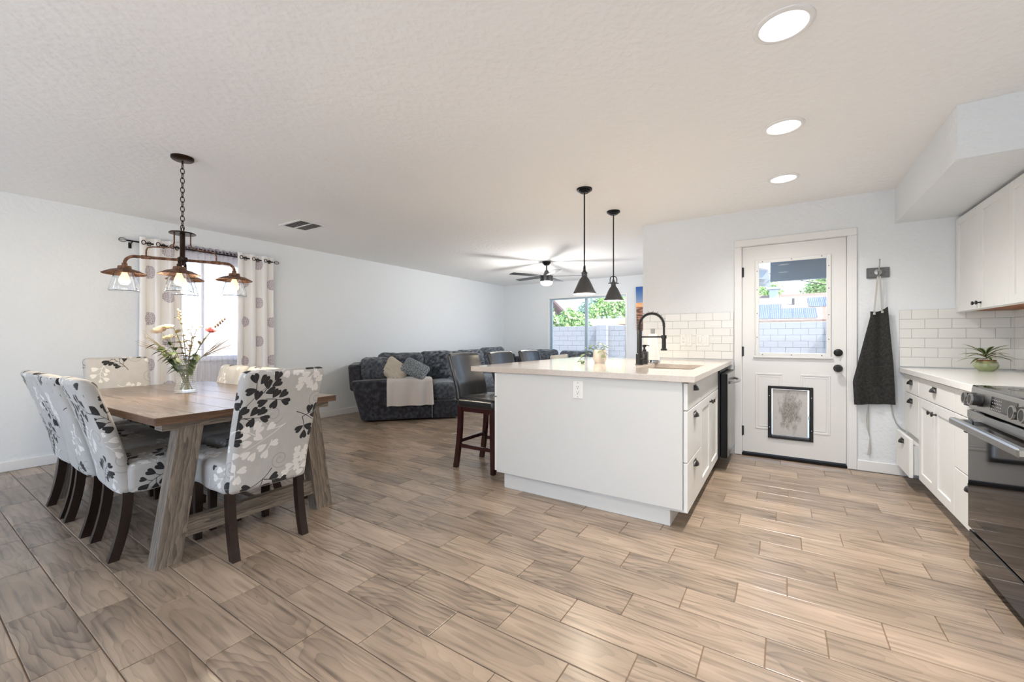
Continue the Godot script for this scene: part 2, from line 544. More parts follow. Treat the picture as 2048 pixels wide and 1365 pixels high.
func curtain_print() -> Image: # 0.40 m wide, 0.42 m high: lacy mauve medallions on white cotton
	var n := 512
	var im := Image.create_empty(n, n, false, Image.FORMAT_RGB8)
	im.fill(Color(0.965, 0.96, 0.955))
	var ink := Color(0.50, 0.43, 0.50)
	for ctr in [Vector2(128, 128), Vector2(384, 384)]:
		for y in range(-76, 77):
			for x in range(-76, 77):
				var r := Vector2(x, y).length() / 74.0
				if r > 1.0: continue
				var a := atan2(y, x)
				var k := 0.0
				k = maxf(k, 1.0 - absf(r - (0.90 + 0.05 * cos(a * 16))) * 26.0)
				k = maxf(k, 1.0 - absf(r - (0.72 + 0.09 * cos(a * 12))) * 22.0)
				k = maxf(k, 1.0 - absf(r - (0.50 + 0.10 * cos(a * 8 + 0.4))) * 22.0)
				k = maxf(k, 1.0 - absf(r - (0.28 + 0.09 * cos(a * 6))) * 20.0)
				k = maxf(k, 1.0 - absf(r - 0.09) * 24.0)
				if r > 0.55 and r < 0.9: k = maxf(k, (absf(sin(a * 12)) - 0.86) * 6.0)
				if r > 0.12 and r < 0.5: k = maxf(k, (absf(sin(a * 8)) - 0.9) * 7.0)
				k = maxf(k, 0.12)
				var p := Vector2i(int(ctr.x) + x, int(ctr.y) + y)
				im.set_pixel(p.x, p.y, im.get_pixel(p.x, p.y).lerp(ink, clampf(k, 0, 0.95)))
	return im

func mottled(n: int, dark: Color, light: Color, f1: float, f2: float, sharp: float, sd: int) -> Image:
	var a := noise(FastNoiseLite.TYPE_SIMPLEX_SMOOTH, f1, 4, sd).get_seamless_image(n, n)
	var b := noise(FastNoiseLite.TYPE_SIMPLEX_SMOOTH, f2, 3, sd + 1).get_seamless_image(n, n)
	var im := Image.create_empty(n, n, false, Image.FORMAT_RGB8)
	for y in n:
		for x in n:
			var t := clampf(0.5 + (a.get_pixel(x, y).r - 0.5) * sharp + (b.get_pixel(x, y).r - 0.5) * 0.8, 0, 1)
			im.set_pixel(x, y, dark.lerp(light, t))
	return im

func seascape() -> Image: # a beach at dusk on the wall canvas
	var im := Image.create_empty(256, 512, false, Image.FORMAT_RGB8)
	var f := noise(FastNoiseLite.TYPE_SIMPLEX_SMOOTH, 1.0, 4, 77)
	for y in 512:
		var t := y / 512.0
		for x in 256:
			var k := f.get_noise_2d(x * 0.012, y * 0.06)
			var c := Color(0.16, 0.36, 0.66).lerp(Color(0.62, 0.68, 0.78), clampf(t * 2.6, 0, 1))
			if t > 0.36: c = Color(0.95, 0.66, 0.40).lerp(Color(0.98, 0.80, 0.62), clampf(0.5 + k, 0, 1))
			if t > 0.46: c = Color(0.36, 0.26, 0.22).lerp(Color(0.86, 0.62, 0.50), clampf(0.5 + k * 1.6 - (t - 0.46), 0, 1))
			im.set_pixel(x, y, c)
	return im

func smudged() -> Image: # the pet door's flap: clouded plastic, rubbed grey-brown where the animal pushes through
	var n := 256
	var im := Image.create_empty(n, n, false, Image.FORMAT_RGB8)
	var f := noise(FastNoiseLite.TYPE_SIMPLEX_SMOOTH, 1.0, 4, 31)
	for y in n:
		for x in n:
			var p := Vector2((x - 126) / 86.0, (y - 122) / 108.0)
			var k := f.get_noise_2d(x * 0.022, y * 0.018)
			var g := f.get_noise_2d(x * 0.11, y * 0.06)
			var d := clampf((1.05 - p.length() + k * 0.6) * 1.6, 0, 1) * clampf(0.62 + g * 0.7, 0, 1)
			var c := Color(0.80, 0.79, 0.78).lerp(Color(0.40, 0.37, 0.33), d * 0.8)
			if absf(p.x) < 0.6 and p.y < -0.55 and p.y > -0.95 and g > 0.1: c = c.lerp(Color(0.62, 0.62, 0.62), 0.6)
			im.set_pixel(x, y, c)
	return im

func cell_print() -> Image: # a solar panel: six by ten blue cells with pale bus lines
	var im := Image.create_empty(192, 320, false, Image.FORMAT_RGB8)
	im.fill(Color(0.13, 0.19, 0.34))
	for y in 320:
		for x in 192:
			if x % 32 < 4 or y % 32 < 4: im.set_pixel(x, y, Color(0.62, 0.66, 0.72))
			elif x % 8 == 4: im.set_pixel(x, y, Color(0.18, 0.26, 0.42))
	return im

func speckled() -> Image:
	var n := 512
	var im := Image.create_empty(n, n, false, Image.FORMAT_RGB8)
	var f := noise(FastNoiseLite.TYPE_SIMPLEX_SMOOTH, 0.02, 3, 3)
	for y in n:
		for x in n:
			var v := f.get_noise_2d(x, y) * 0.02
			im.set_pixel(x, y, Color(0.80 + v, 0.755 + v, 0.71 + v))
	var r := RandomNumberGenerator.new(); r.seed = 5
	for i in 2600:
		var k := r.randf()
		blot(im, r.randf() * n, r.randf() * n, 0.6 + r.randf() * 1.3, Color(0.62, 0.54, 0.47) if k < 0.35 else Color(0.93, 0.91, 0.89), 0.55)
	return im

func plaster_normal(freq: float, sd: int, strength: float) -> ImageTexture:
	var im := noise(FastNoiseLite.TYPE_SIMPLEX_SMOOTH, freq, 3, sd).get_seamless_image(512, 512)
	return grain_pair(im, strength)

func tri_mat(color: Color, rough: float, normal: ImageTexture, per_metre: float, strength: float) -> StandardMaterial3D:
	return mat(color, rough, 0.0, {"normal_enabled": true, "normal_texture": normal, "normal_scale": strength, "uv1_triplanar": true, "uv1_world_triplanar": true, "uv1_scale": Vector3(per_metre, per_metre, per_metre)})

func make_materials() -> void:
	var atlas := wood_atlas()
	M.plank = mat(Color.WHITE, 0.27, 0.0, {"albedo_texture": tex(atlas[0]), "normal_enabled": true, "normal_texture": grain_pair(atlas[1], 1.5), "normal_scale": 0.18, "metallic_specular": 0.5})
	M.grout = mat(rgb8(128, 104, 82), 0.9)
	var peel := plaster_normal(0.03, 41, 5.0)
	var knock := plaster_normal(0.018, 43, 6.0)
	M.wall = tri_mat(rgb8(228, 232, 235), 0.75, peel, 1.6, 0.35)
	M.ceiling = tri_mat(rgb8(243, 243, 242), 0.85, knock, 1.7, 0.28)
	M.white_paint = mat(rgb8(229, 229, 227), 0.35)
	M.trim = mat(rgb8(233, 233, 232), 0.4)
	M.cabinet = mat(rgb8(231, 231, 228), 0.38)
	M.panel = tri_mat(rgb8(216, 216, 213), 0.45, plaster_normal(0.01, 47, 2.0), 1.0, 0.12)
	M.cab_inside = mat(rgb8(60, 48, 40), 0.8)
	M.raw_wood = mat(Color.WHITE, 0.6, 0.0, {"albedo_texture": tex(timber(256, 128, rgb8(120, 66, 30), rgb8(178, 108, 58), 5.0, 51)), "uv1_scale": Vector3(2, 2, 2)})
	M.quartz = mat(Color.WHITE, 0.12, 0.0, {"albedo_texture": tex(speckled()), "uv1_triplanar": true, "uv1_world_triplanar": true, "uv1_scale": Vector3(3, 3, 3)})
	M.quartz_white = mat(rgb8(240, 239, 236), 0.15)
	M.tile = mat(rgb8(230, 230, 226), 0.1)
	M.tile_grout = mat(rgb8(196, 195, 191), 0.9)
	M.black_metal = mat(rgb8(30, 30, 31), 0.4, 0.6)
	M.matte_black = mat(rgb8(24, 24, 25), 0.45)
	M.gun_metal = mat(rgb8(74, 72, 72), 0.32, 0.9)
	M.chrome = mat(rgb8(190, 190, 190), 0.18, 1.0)
	M.steel = mat(rgb8(168, 168, 166), 0.3, 1.0)
	M.dark_steel = mat(rgb8(92, 92, 93), 0.3, 1.0)
	M.black_glass = mat(rgb8(12, 12, 13), 0.06, 0.0, {"clearcoat_enabled": true, "clearcoat": 0.6, "clearcoat_roughness": 0.03})
	M.oven_glass = mat(rgb8(30, 30, 31), 0.05, 0.55)
	M.glass = mat(Color(0.95, 0.98, 1.0, 0.04), 0.02, 0.0, {"transparency": BaseMaterial3D.TRANSPARENCY_ALPHA})
	M.lamp_glass = mat(Color(0.98, 0.99, 1.0, 0.0), 0.02, 0.0, {"transparency": BaseMaterial3D.TRANSPARENCY_ALPHA, "refraction_enabled": true, "refraction_scale": 0.05})
	M.vase_glass = mat(Color(0.90, 0.94, 0.92, 0.16), 0.04, 0.0, {"transparency": BaseMaterial3D.TRANSPARENCY_ALPHA})
	M.white_plastic = mat(rgb8(236, 235, 231), 0.3)
	M.slot = mat(rgb8(40, 38, 36), 0.6)
	M.slipcover = mat(Color.WHITE, 0.85, 0.0, {"albedo_texture": tex(slipcover_print()), "rim_enabled": true, "rim": 0.15})
	M.espresso = mat(Color.WHITE, 0.35, 0.0, {"albedo_texture": tex(timber(128, 128, rgb8(26, 15, 10), rgb8(52, 32, 22), 4.0, 61)), "uv1_scale": Vector3(4, 4, 4)})
	M.cherry = mat(rgb8(52, 20, 20), 0.25, 0.0, {"clearcoat_enabled": true, "clearcoat": 0.4, "clearcoat_roughness": 0.15})
	M.table_top = mat(Color.WHITE, 0.26, 0.0, {"albedo_texture": tex(timber(1024, 512, rgb8(92, 77, 66), rgb8(152, 134, 120), 3.2, 71, 6)), "uv1_scale": Vector3(0.5, 0.95, 1)})
	M.table_edge = mat(Color.WHITE, 0.55, 0.0, {"albedo_texture": tex(timber(512, 64, rgb8(78, 54, 38), rgb8(142, 108, 82), 3.0, 73, 2)), "uv1_scale": Vector3(1.2, 14, 1)})
	M.grey_timber = mat(Color.WHITE, 0.65, 0.0, {"albedo_texture": tex(timber(512, 128, rgb8(88, 78, 68), rgb8(164, 150, 134), 6.0, 75, 1, 0.16)), "uv1_scale": Vector3(1.4, 6, 1)})
	M.leather = mat(rgb8(24, 25, 29), 0.28, 0.0, {"clearcoat_enabled": true, "clearcoat": 0.5, "clearcoat_roughness": 0.12, "normal_enabled": true, "normal_texture": plaster_normal(0.03, 81, 3.0), "normal_scale": 0.25, "uv1_scale": Vector3(4, 4, 4), "metallic_specular": 0.6})
	M.stitch = mat(rgb8(96, 90, 84), 0.7)
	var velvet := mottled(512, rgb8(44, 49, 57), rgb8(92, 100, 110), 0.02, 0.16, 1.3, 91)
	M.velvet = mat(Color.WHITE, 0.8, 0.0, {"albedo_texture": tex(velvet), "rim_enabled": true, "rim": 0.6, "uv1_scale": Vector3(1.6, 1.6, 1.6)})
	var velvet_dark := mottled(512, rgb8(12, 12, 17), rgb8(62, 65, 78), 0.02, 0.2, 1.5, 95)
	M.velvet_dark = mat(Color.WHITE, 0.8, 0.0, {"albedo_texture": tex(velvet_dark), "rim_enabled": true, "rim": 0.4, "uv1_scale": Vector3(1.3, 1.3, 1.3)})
	M.linen = mat(rgb8(188, 180, 166), 0.9)
	M.linen_stripe = mat(rgb8(132, 122, 108), 0.9)
	M.chenille = mat(Color.WHITE, 0.9, 0.0, {"albedo_texture": tex(mottled(256, rgb8(70, 78, 84), rgb8(160, 168, 172), 0.05, 0.15, 2.4, 97)), "uv1_scale": Vector3(4, 4, 4)})
	M.pebble_cloth = mat(Color.WHITE, 0.9, 0.0, {"albedo_texture": tex(mottled(256, rgb8(18, 18, 20), rgb8(160, 160, 160), 0.08, 0.2, 4.0, 99)), "uv1_scale": Vector3(6, 6, 6)})
	M.throw = mat(rgb8(206, 200, 196), 0.95, 0.0, {"rim_enabled": true, "rim": 0.3})
	M.curtain = mat(Color.WHITE, 0.9, 0.0, {"albedo_texture": tex(curtain_print()), "backlight_enabled": true, "backlight": Color(0.4, 0.4, 0.41), "uv1_scale": Vector3(2.08, 2.08, 1)})
	M.sheer = mat(Color(0.90, 0.88, 0.93, 0.36), 0.9, 0.0, {"transparency": BaseMaterial3D.TRANSPARENCY_ALPHA, "backlight_enabled": true, "backlight": Color(0.6, 0.6, 0.62)})
	M.sheer_head = mat(rgb8(168, 160, 172), 0.9)
	M.bronze = mat(rgb8(56, 40, 32), 0.42, 0.8)
	M.rust = mat(Color.WHITE, 0.55, 0.55, {"albedo_texture": tex(mottled(256, rgb8(92, 62, 46), rgb8(150, 112, 88), 0.02, 0.1, 2.0, 101)), "uv1_scale": Vector3(5, 5, 5)})
	M.pewter = mat(rgb8(84, 84, 86), 0.32, 0.55)
	M.shade_white = mat(rgb8(236, 232, 224), 0.5)
	M.bulb = mat(Color(1, 0.9, 0.75), 0.3, 0.0, {"emission_enabled": true, "emission": Color(1.0, 0.84, 0.62), "emission_energy_multiplier": 1.8})
	M.lamp_white = mat(Color(1, 1, 0.98), 0.3, 0.0, {"emission_enabled": true, "emission": Color(1.0, 0.98, 0.94), "emission_energy_multiplier": 2.2})
	M.denim = mat(Color.WHITE, 0.9, 0.0, {"albedo_texture": tex(mottled(256, rgb8(28, 28, 27), rgb8(56, 56, 54), 0.03, 0.3, 1.2, 103)), "uv1_scale": Vector3(4, 4, 4)})
	M.denim_seam = mat(rgb8(88, 78, 60), 0.9)
	M.strap = mat(rgb8(186, 184, 180), 0.9)
	M.grey_plate = mat(rgb8(104, 106, 108), 0.5)
	M.canvas = mat(Color.WHITE, 0.7, 0.0, {"albedo_texture": tex(seascape())})
	M.flap = mat(Color.WHITE, 0.35, 0.0, {"albedo_texture": tex(smudged()), "backlight_enabled": true, "backlight": Color(0.3, 0.3, 0.32)})
	M.leaf = mat(Color.WHITE, 0.5, 0.0, {"vertex_color_use_as_albedo": true, "backlight_enabled": true, "backlight": Color(0.3, 0.34, 0.2)})
	M.ceramic = mat(rgb8(224, 214, 202), 0.4)
	M.soil = mat(rgb8(70, 54, 42), 0.95)
	M.terracotta = mat(rgb8(128, 62, 44), 0.6)
	M.green_glass = mat(Color(0.75, 0.80, 0.58, 0.45), 0.05, 0.0, {"transparency": BaseMaterial3D.TRANSPARENCY_ALPHA})
	M.block = mat(rgb8(132, 134, 137), 0.9)
	M.block_joint = mat(rgb8(84, 88, 92), 0.95)
	M.ground = mat(rgb8(186, 176, 164), 0.95)
	M.concrete = mat(rgb8(224, 221, 216), 0.9)
	M.shingle = mat(Color.WHITE, 0.9, 0.0, {"albedo_texture": tex(mottled(256, rgb8(112, 90, 78), rgb8(142, 118, 104), 0.02, 0.2, 1.6, 107)), "uv1_scale": Vector3(0.5, 0.5, 0.5)})
	M.shingle_orange = mat(rgb8(168, 124, 96), 0.9)
	M.stucco = mat(rgb8(226, 214, 202), 0.9)
	M.solar = mat(Color.WHITE, 0.55, 0.0, {"metallic_specular": 0.2, "albedo_texture": tex(cell_print())})
	M.alu = mat(rgb8(170, 186, 196), 0.4, 0.3)
	M.white_roof = mat(rgb8(206, 206, 210), 0.7)
	M.fascia = mat(rgb8(74, 52, 50), 0.8)
	M.beam = mat(rgb8(66, 86, 100), 0.8)
	M.eave = mat(rgb8(168, 176, 182), 0.8)
	M.foliage = mat(Color.WHITE, 0.7, 0.0, {"vertex_color_use_as_albedo": true, "backlight_enabled": true, "backlight": Color(0.4, 0.45, 0.25)})
	M.bark = mat(rgb8(96, 78, 62), 0.9)
	M.cable = mat(rgb8(40, 40, 42), 0.6)
	M.grey_cable = mat(rgb8(176, 174, 170), 0.5)
	M.screen = mat(rgb8(10, 10, 12), 0.1, 0.0)
	M.display_marks = mat(rgb8(190, 190, 190), 0.4)
	M.carpet_dark = mat(rgb8(20, 18, 17), 0.9)

# ---------------------------------------------------------------- scene

func _ready() -> void:
	rng.seed = 20250
	# camera: level, 1.14 m above the floor, turned 33.1 degrees towards the dining window; the lens is shifted a touch
	var cam := Camera3D.new()
	cam.name = "camera"
	cam.projection = Camera3D.PROJECTION_FRUSTUM
	cam.near = 0.05
	cam.far = 200.0
	cam.size = 2.0 * 0.05 * 682.5 / 832.4
	cam.frustum_offset = Vector2(0.0, -0.05 * 3.6 / 832.4)
	cam.position = Vector3(0, 1.14, 0)
	cam.rotation = Vector3(0, deg_to_rad(33.114), 0)
	add_child(cam)
	cam.current = true
	# sky and exposure
	var sky_look := ProceduralSkyMaterial.new()
	sky_look.sky_top_color = Color(0.70, 0.83, 1.0)
	sky_look.sky_horizon_color = Color(0.92, 0.96, 1.0)
	sky_look.ground_bottom_color = Color(0.62, 0.58, 0.54)
	sky_look.ground_horizon_color = Color(0.80, 0.78, 0.76)
	sky_look.energy_multiplier = 3.2
	var sky := Sky.new(); sky.sky_material = sky_look
	var env := Environment.new()
	env.background_mode = Environment.BG_SKY
	env.sky = sky
	env.tonemap_mode = Environment.TONE_MAPPER_LINEAR
	env.tonemap_exposure = 1.13
	env.sdfgi_enabled = true
	env.ssao_enabled = true
	env.ssil_enabled = true
	var world := WorldEnvironment.new()
	world.name = "world"
	world.environment = env
	add_child(world)
	# the sun stands high over the kitchen side and only grazes the fence
	var sun := DirectionalLight3D.new()
	sun.name = "sun"
	sun.light_energy = 3.8
	sun.light_color = Color(1.0, 0.98, 0.95)
	sun.light_angular_distance = 0.6
	sun.shadow_enabled = true
	sun.sky_mode = DirectionalLight3D.SKY_MODE_LIGHT_ONLY
	add_child(sun)
	sun.look_at_from_position(Vector3.ZERO, Vector3(-0.55, -0.80, -0.16), Vector3.UP)

	make_materials()
	build_shell()
	build_floor()
	build_openings()
	build_backsplash()
	build_outside()
	build_peninsula()
	build_kitchen_run()
	build_range()
	build_lamps()
	build_dining()
	build_curtains()
	build_stools()
	build_sofa()
	build_small_things()


# ---------------------------------------------------------------- room shell

func holed(m: MB, along: int, fixed0: float, fixed1: float, a0: float, a1: float, y0: float, y1: float, holes: Array) -> void: # a wall with rectangular openings [a0, a1, y0, y1]
	var cuts := [a0, a1]
	for h in holes: cuts.append(h[0]); cuts.append(h[1])
	cuts.sort()
	for i in cuts.size() - 1:
		var s: float = cuts[i]; var e: float = cuts[i + 1]
		if e - s < 1e-4: continue
		var mid := (s + e) * 0.5
		var pieces := [[y0, y1]]
		for h in holes:
			if mid > h[0] and mid < h[1]:
				var kept := []
				for p in pieces:
					if h[2] >= p[1] or h[3] <= p[0]:
						kept.append(p)
						continue
					if h[2] > p[0]: kept.append([p[0], h[2]])
					if h[3] < p[1]: kept.append([h[3], p[1]])
				pieces = kept
		for p in pieces:
			if along == 2: m.span(Vector3(fixed0, p[0], s), Vector3(fixed1, p[1], e))
			else: m.span(Vector3(s, p[0], fixed0), Vector3(e, p[1], fixed1))

func build_shell() -> void:
	var m := mb()
	holed(m, 2, LEFT_X - 0.15, LEFT_X, FAR_Z - 0.15, BACK_Z + 0.15, -0.02, CEIL + 0.1, [[-2.56, -1.60, 0.91, 2.06]])
	setting(put("wall_left", m, M.wall), "pale blue-grey textured wall with the curtained dining window")
	m = mb()
	holed(m, 0, FAR_Z - 0.15, FAR_Z, LEFT_X, LIVING_X + 0.145, -0.02, CEIL + 0.1, [[-4.365, -2.63, 0.55, 2.035]])
	setting(put("wall_far", m, M.wall), "pale grey wall with the sliding window above the sofa")
	m = mb()
	holed(m, 0, DOOR_Z - 0.15, DOOR_Z, LIVING_X, RIGHT_X, -0.02, CEIL + 0.1, [[-0.345, 0.472, -0.02, 2.052]])
	setting(put("wall_door", m, M.wall), "pale grey kitchen wall around the half-glazed door")
	m = mb()
	holed(m, 2, LIVING_X, LIVING_X + 0.145, FAR_Z, DOOR_Z - 0.15, -0.02, CEIL + 0.1, [[-7.9, -5.2, 0.0, 2.1]])
	setting(put("wall_living", m, M.wall), "pale grey side wall of the living room with its patio door")
	m = mb()
	m.span(Vector3(RIGHT_X, -0.02, DOOR_Z - 0.15), Vector3(RIGHT_X + 0.15, CEIL + 0.1, BACK_Z + 0.15))
	setting(put("wall_right", m, M.wall), "pale grey wall behind the range and cabinets")
	m = mb()
	holed(m, 0, BACK_Z, BACK_Z + 0.15, LEFT_X, RIGHT_X, -0.02, CEIL + 0.1, [[-5.2, 0.8, 0.0, 2.2]])
	setting(put("wall_back", m, M.wall), "pale grey wall with the wide patio opening")
	m = mb()
	m.prism(PackedVector2Array([Vector2(LEFT_X - 0.15, FAR_Z - 0.15), Vector2(LIVING_X + 0.145, FAR_Z - 0.15), Vector2(LIVING_X + 0.145, DOOR_Z - 0.15), Vector2(RIGHT_X + 0.15, DOOR_Z - 0.15), Vector2(RIGHT_X + 0.15, BACK_Z + 0.15), Vector2(LEFT_X - 0.15, BACK_Z + 0.15)]), CEIL, CEIL + 0.12)
	setting(put("ceiling", m, M.ceiling), "white ceiling with a knockdown plaster texture")
	# dropped soffit over the wall cabinets
	m = mb()
	m.span(Vector3(0.785, 2.112, DOOR_Z), Vector3(RIGHT_X, CEIL, -3.195))
	setting(put("wall_soffit", m, M.wall), "pale grey dropped soffit above the wall cabinets")
	# skirting
	m = mb()
	m.span(Vector3(LEFT_X, 0.0, FAR_Z), Vector3(LEFT_X + 0.014, 0.088, BACK_Z), 0.004)
	setting(put("baseboard_left", m, M.trim), "white baseboard under the dining window wall")
	m = mb()
	m.span(Vector3(0.538, 0.0, DOOR_Z), Vector3(0.86, 0.09, DOOR_Z + 0.014), 0.004)
	setting(put("baseboard_door", m, M.trim), "white baseboard between the door and the drawers")
	m = mb()
	m.span(Vector3(LEFT_X + 0.014, 0.0, FAR_Z), Vector3(LIVING_X, 0.088, FAR_Z + 0.014), 0.004)
	setting(put("baseboard_far", m, M.trim), "white baseboard under the sliding window")

# ---------------------------------------------------------------- floor of wood-look tiles

const ROW := 0.1753
const TILE_LEN := 0.508

var plank_cache := {}

func plank_into(m: MB, x0: float, x1: float, z0: float, z1: float, cell: int, flip: bool, fu0: float, fu1: float) -> void:
	var e := 0.0022; var y0 := -0.006
	var c0 := Vector2(cell % PLANK_COLS, cell / PLANK_COLS) / Vector2(PLANK_COLS, PLANK_ROWS)
	var cs := Vector2(1.0 / PLANK_COLS, 1.0 / PLANK_ROWS)
	var f := func(x: float, z: float) -> Vector2:
		var u := lerpf(fu0, fu1, (x - x0) / (x1 - x0)); var v := (z - z0) / (z1 - z0)
		if flip: u = 1.0 - u; v = 1.0 - v
		return c0 + Vector2(lerpf(0.004, 0.996, u), lerpf(0.01, 0.99, v)) * cs
	var ti := [Vector3(x0 + e, 0, z1 - e), Vector3(x1 - e, 0, z1 - e), Vector3(x1 - e, 0, z0 + e), Vector3(x0 + e, 0, z0 + e)]
	var to := [Vector3(x0, -0.0015, z1), Vector3(x1, -0.0015, z1), Vector3(x1, -0.0015, z0), Vector3(x0, -0.0015, z0)]
	m.quad(ti[0], ti[1], ti[2], ti[3], f.call(ti[0].x, ti[0].z), f.call(ti[1].x, ti[1].z), f.call(ti[2].x, ti[2].z), f.call(ti[3].x, ti[3].z))
	for i in 4:
		var a: Vector3 = to[i]; var b: Vector3 = to[(i + 1) % 4]; var c: Vector3 = ti[(i + 1) % 4]; var d: Vector3 = ti[i]
		var ua: Vector2 = f.call(a.x, a.z); var ub: Vector2 = f.call(b.x, b.z)
		m.quad(a, b, c, d, ua, ub, ub, ua)
		m.quad(Vector3(a.x, y0, a.z), Vector3(b.x, y0, b.z), b, a, ua, ub, ub, ua)

func build_floor() -> void:
	var m := mb()
	m.prism(PackedVector2Array([Vector2(LEFT_X - 0.15, FAR_Z - 0.15), Vector2(LIVING_X + 0.145, FAR_Z - 0.15), Vector2(LIVING_X + 0.145, DOOR_Z - 0.15), Vector2(RIGHT_X + 0.15, DOOR_Z - 0.15), Vector2(RIGHT_X + 0.15, BACK_Z + 0.15), Vector2(LEFT_X - 0.15, BACK_Z + 0.15)]), -0.15, -0.0045)
	var base := put("floor", m, M.grout)
	setting(base, "wood-look plank tile floor with thin brown grout lines")
	var list := []
	var fw := Vector3(-sin(deg_to_rad(33.114)), 0, -cos(deg_to_rad(33.114)))
	var rt := Vector3(cos(deg_to_rad(33.114)), 0, -sin(deg_to_rad(33.114)))
	var r := RandomNumberGenerator.new(); r.seed = 4
	for k in range(-20, 41):
		var zn := minf(-1.16 - ROW * k, BACK_Z)
		var zf := maxf(-1.16 - ROW * (k + 1), FAR_Z)
		if zn - zf < 0.02: continue
		var xmax := RIGHT_X if zf > DOOR_Z - 0.05 else LIVING_X
		if zf < DOOR_Z and zn > DOOR_Z: zf = maxf(zf, DOOR_Z - 0.17)
		var x := fposmod(-1.141 + 0.1925 * k, TILE_LEN) - 14 * TILE_LEN
		while x < xmax:
			var a := maxf(x, LEFT_X); var b := minf(x + TILE_LEN, xmax)
			var cell := r.randi() % 12; var flip := r.randf() < 0.5
			if b - a > 0.012:
				var c := Vector3((a + b) * 0.5, 0, (zn + zf) * 0.5)
				var d := c.dot(fw); var side := c.dot(rt)
				var score := 0.0
				if d > 0.35 and absf(side) < d * 1.32 + 0.2 and 1.14 / d < 0.95:
					score = (b - a) / pow(d, 3.0)
					if c.x > -1.86 and c.x < -0.5 and c.z < -2.66: score = 0.0
					if c.x > 0.88 and c.z < -2.2: score = 0.0
					if c.x < -5.0 and c.z < -4.6 or c.z < -5.4: score = 0.0
				list.append([score, a, b, zf, zn, cell, flip, (a - x) / TILE_LEN, (b - x) / TILE_LEN])
			x += TILE_LEN
	list.sort_custom(func(p, q): return p[0] > q[0])
	var rest := mb()
	var g := 0.0016
	for i in list.size():
		var p: Array = list[i]
		var w: float = p[2] - p[1]; var h: float = p[4] - p[3]
		if i < 296:
			var key := "%.3f %.3f %d %s %.2f" % [w, h, p[5], p[6], p[7]]
			if not plank_cache.has(key):
				var pm := mb()
				plank_into(pm, -w / 2 + g, w / 2 - g, -h / 2 + g, h / 2 - g, p[5], p[6], p[7], p[8])
				plank_cache[key] = pm.mesh()
			put("plank_tile", plank_cache[key], M.plank, base, Vector3((p[1] + p[2]) * 0.5, 0, (p[3] + p[4]) * 0.5))
		else:
			plank_into(rest, p[1] + g, p[2] - g, p[3] + g, p[4] - g, p[5], p[6], p[7], p[8])
	var o := put("plank_tiles_beyond", rest, M.plank, base)
	o.set_meta("kind", "stuff")

# ---------------------------------------------------------------- openings

func frame_rect(m: MB, x0: float, x1: float, y0: float, y1: float, w: float, z0: float, z1: float, bev := 0.002) -> void: # a picture-frame of four bars in a plane of constant z
	m.span(Vector3(x0, y0, z0), Vector3(x0 + w, y1, z1), bev)
	m.span(Vector3(x1 - w, y0, z0), Vector3(x1, y1, z1), bev)
	m.span(Vector3(x0 + w, y1 - w, z0), Vector3(x1 - w, y1, z1), bev)
	m.span(Vector3(x0 + w, y0, z0), Vector3(x1 - w, y0 + w, z1), bev)

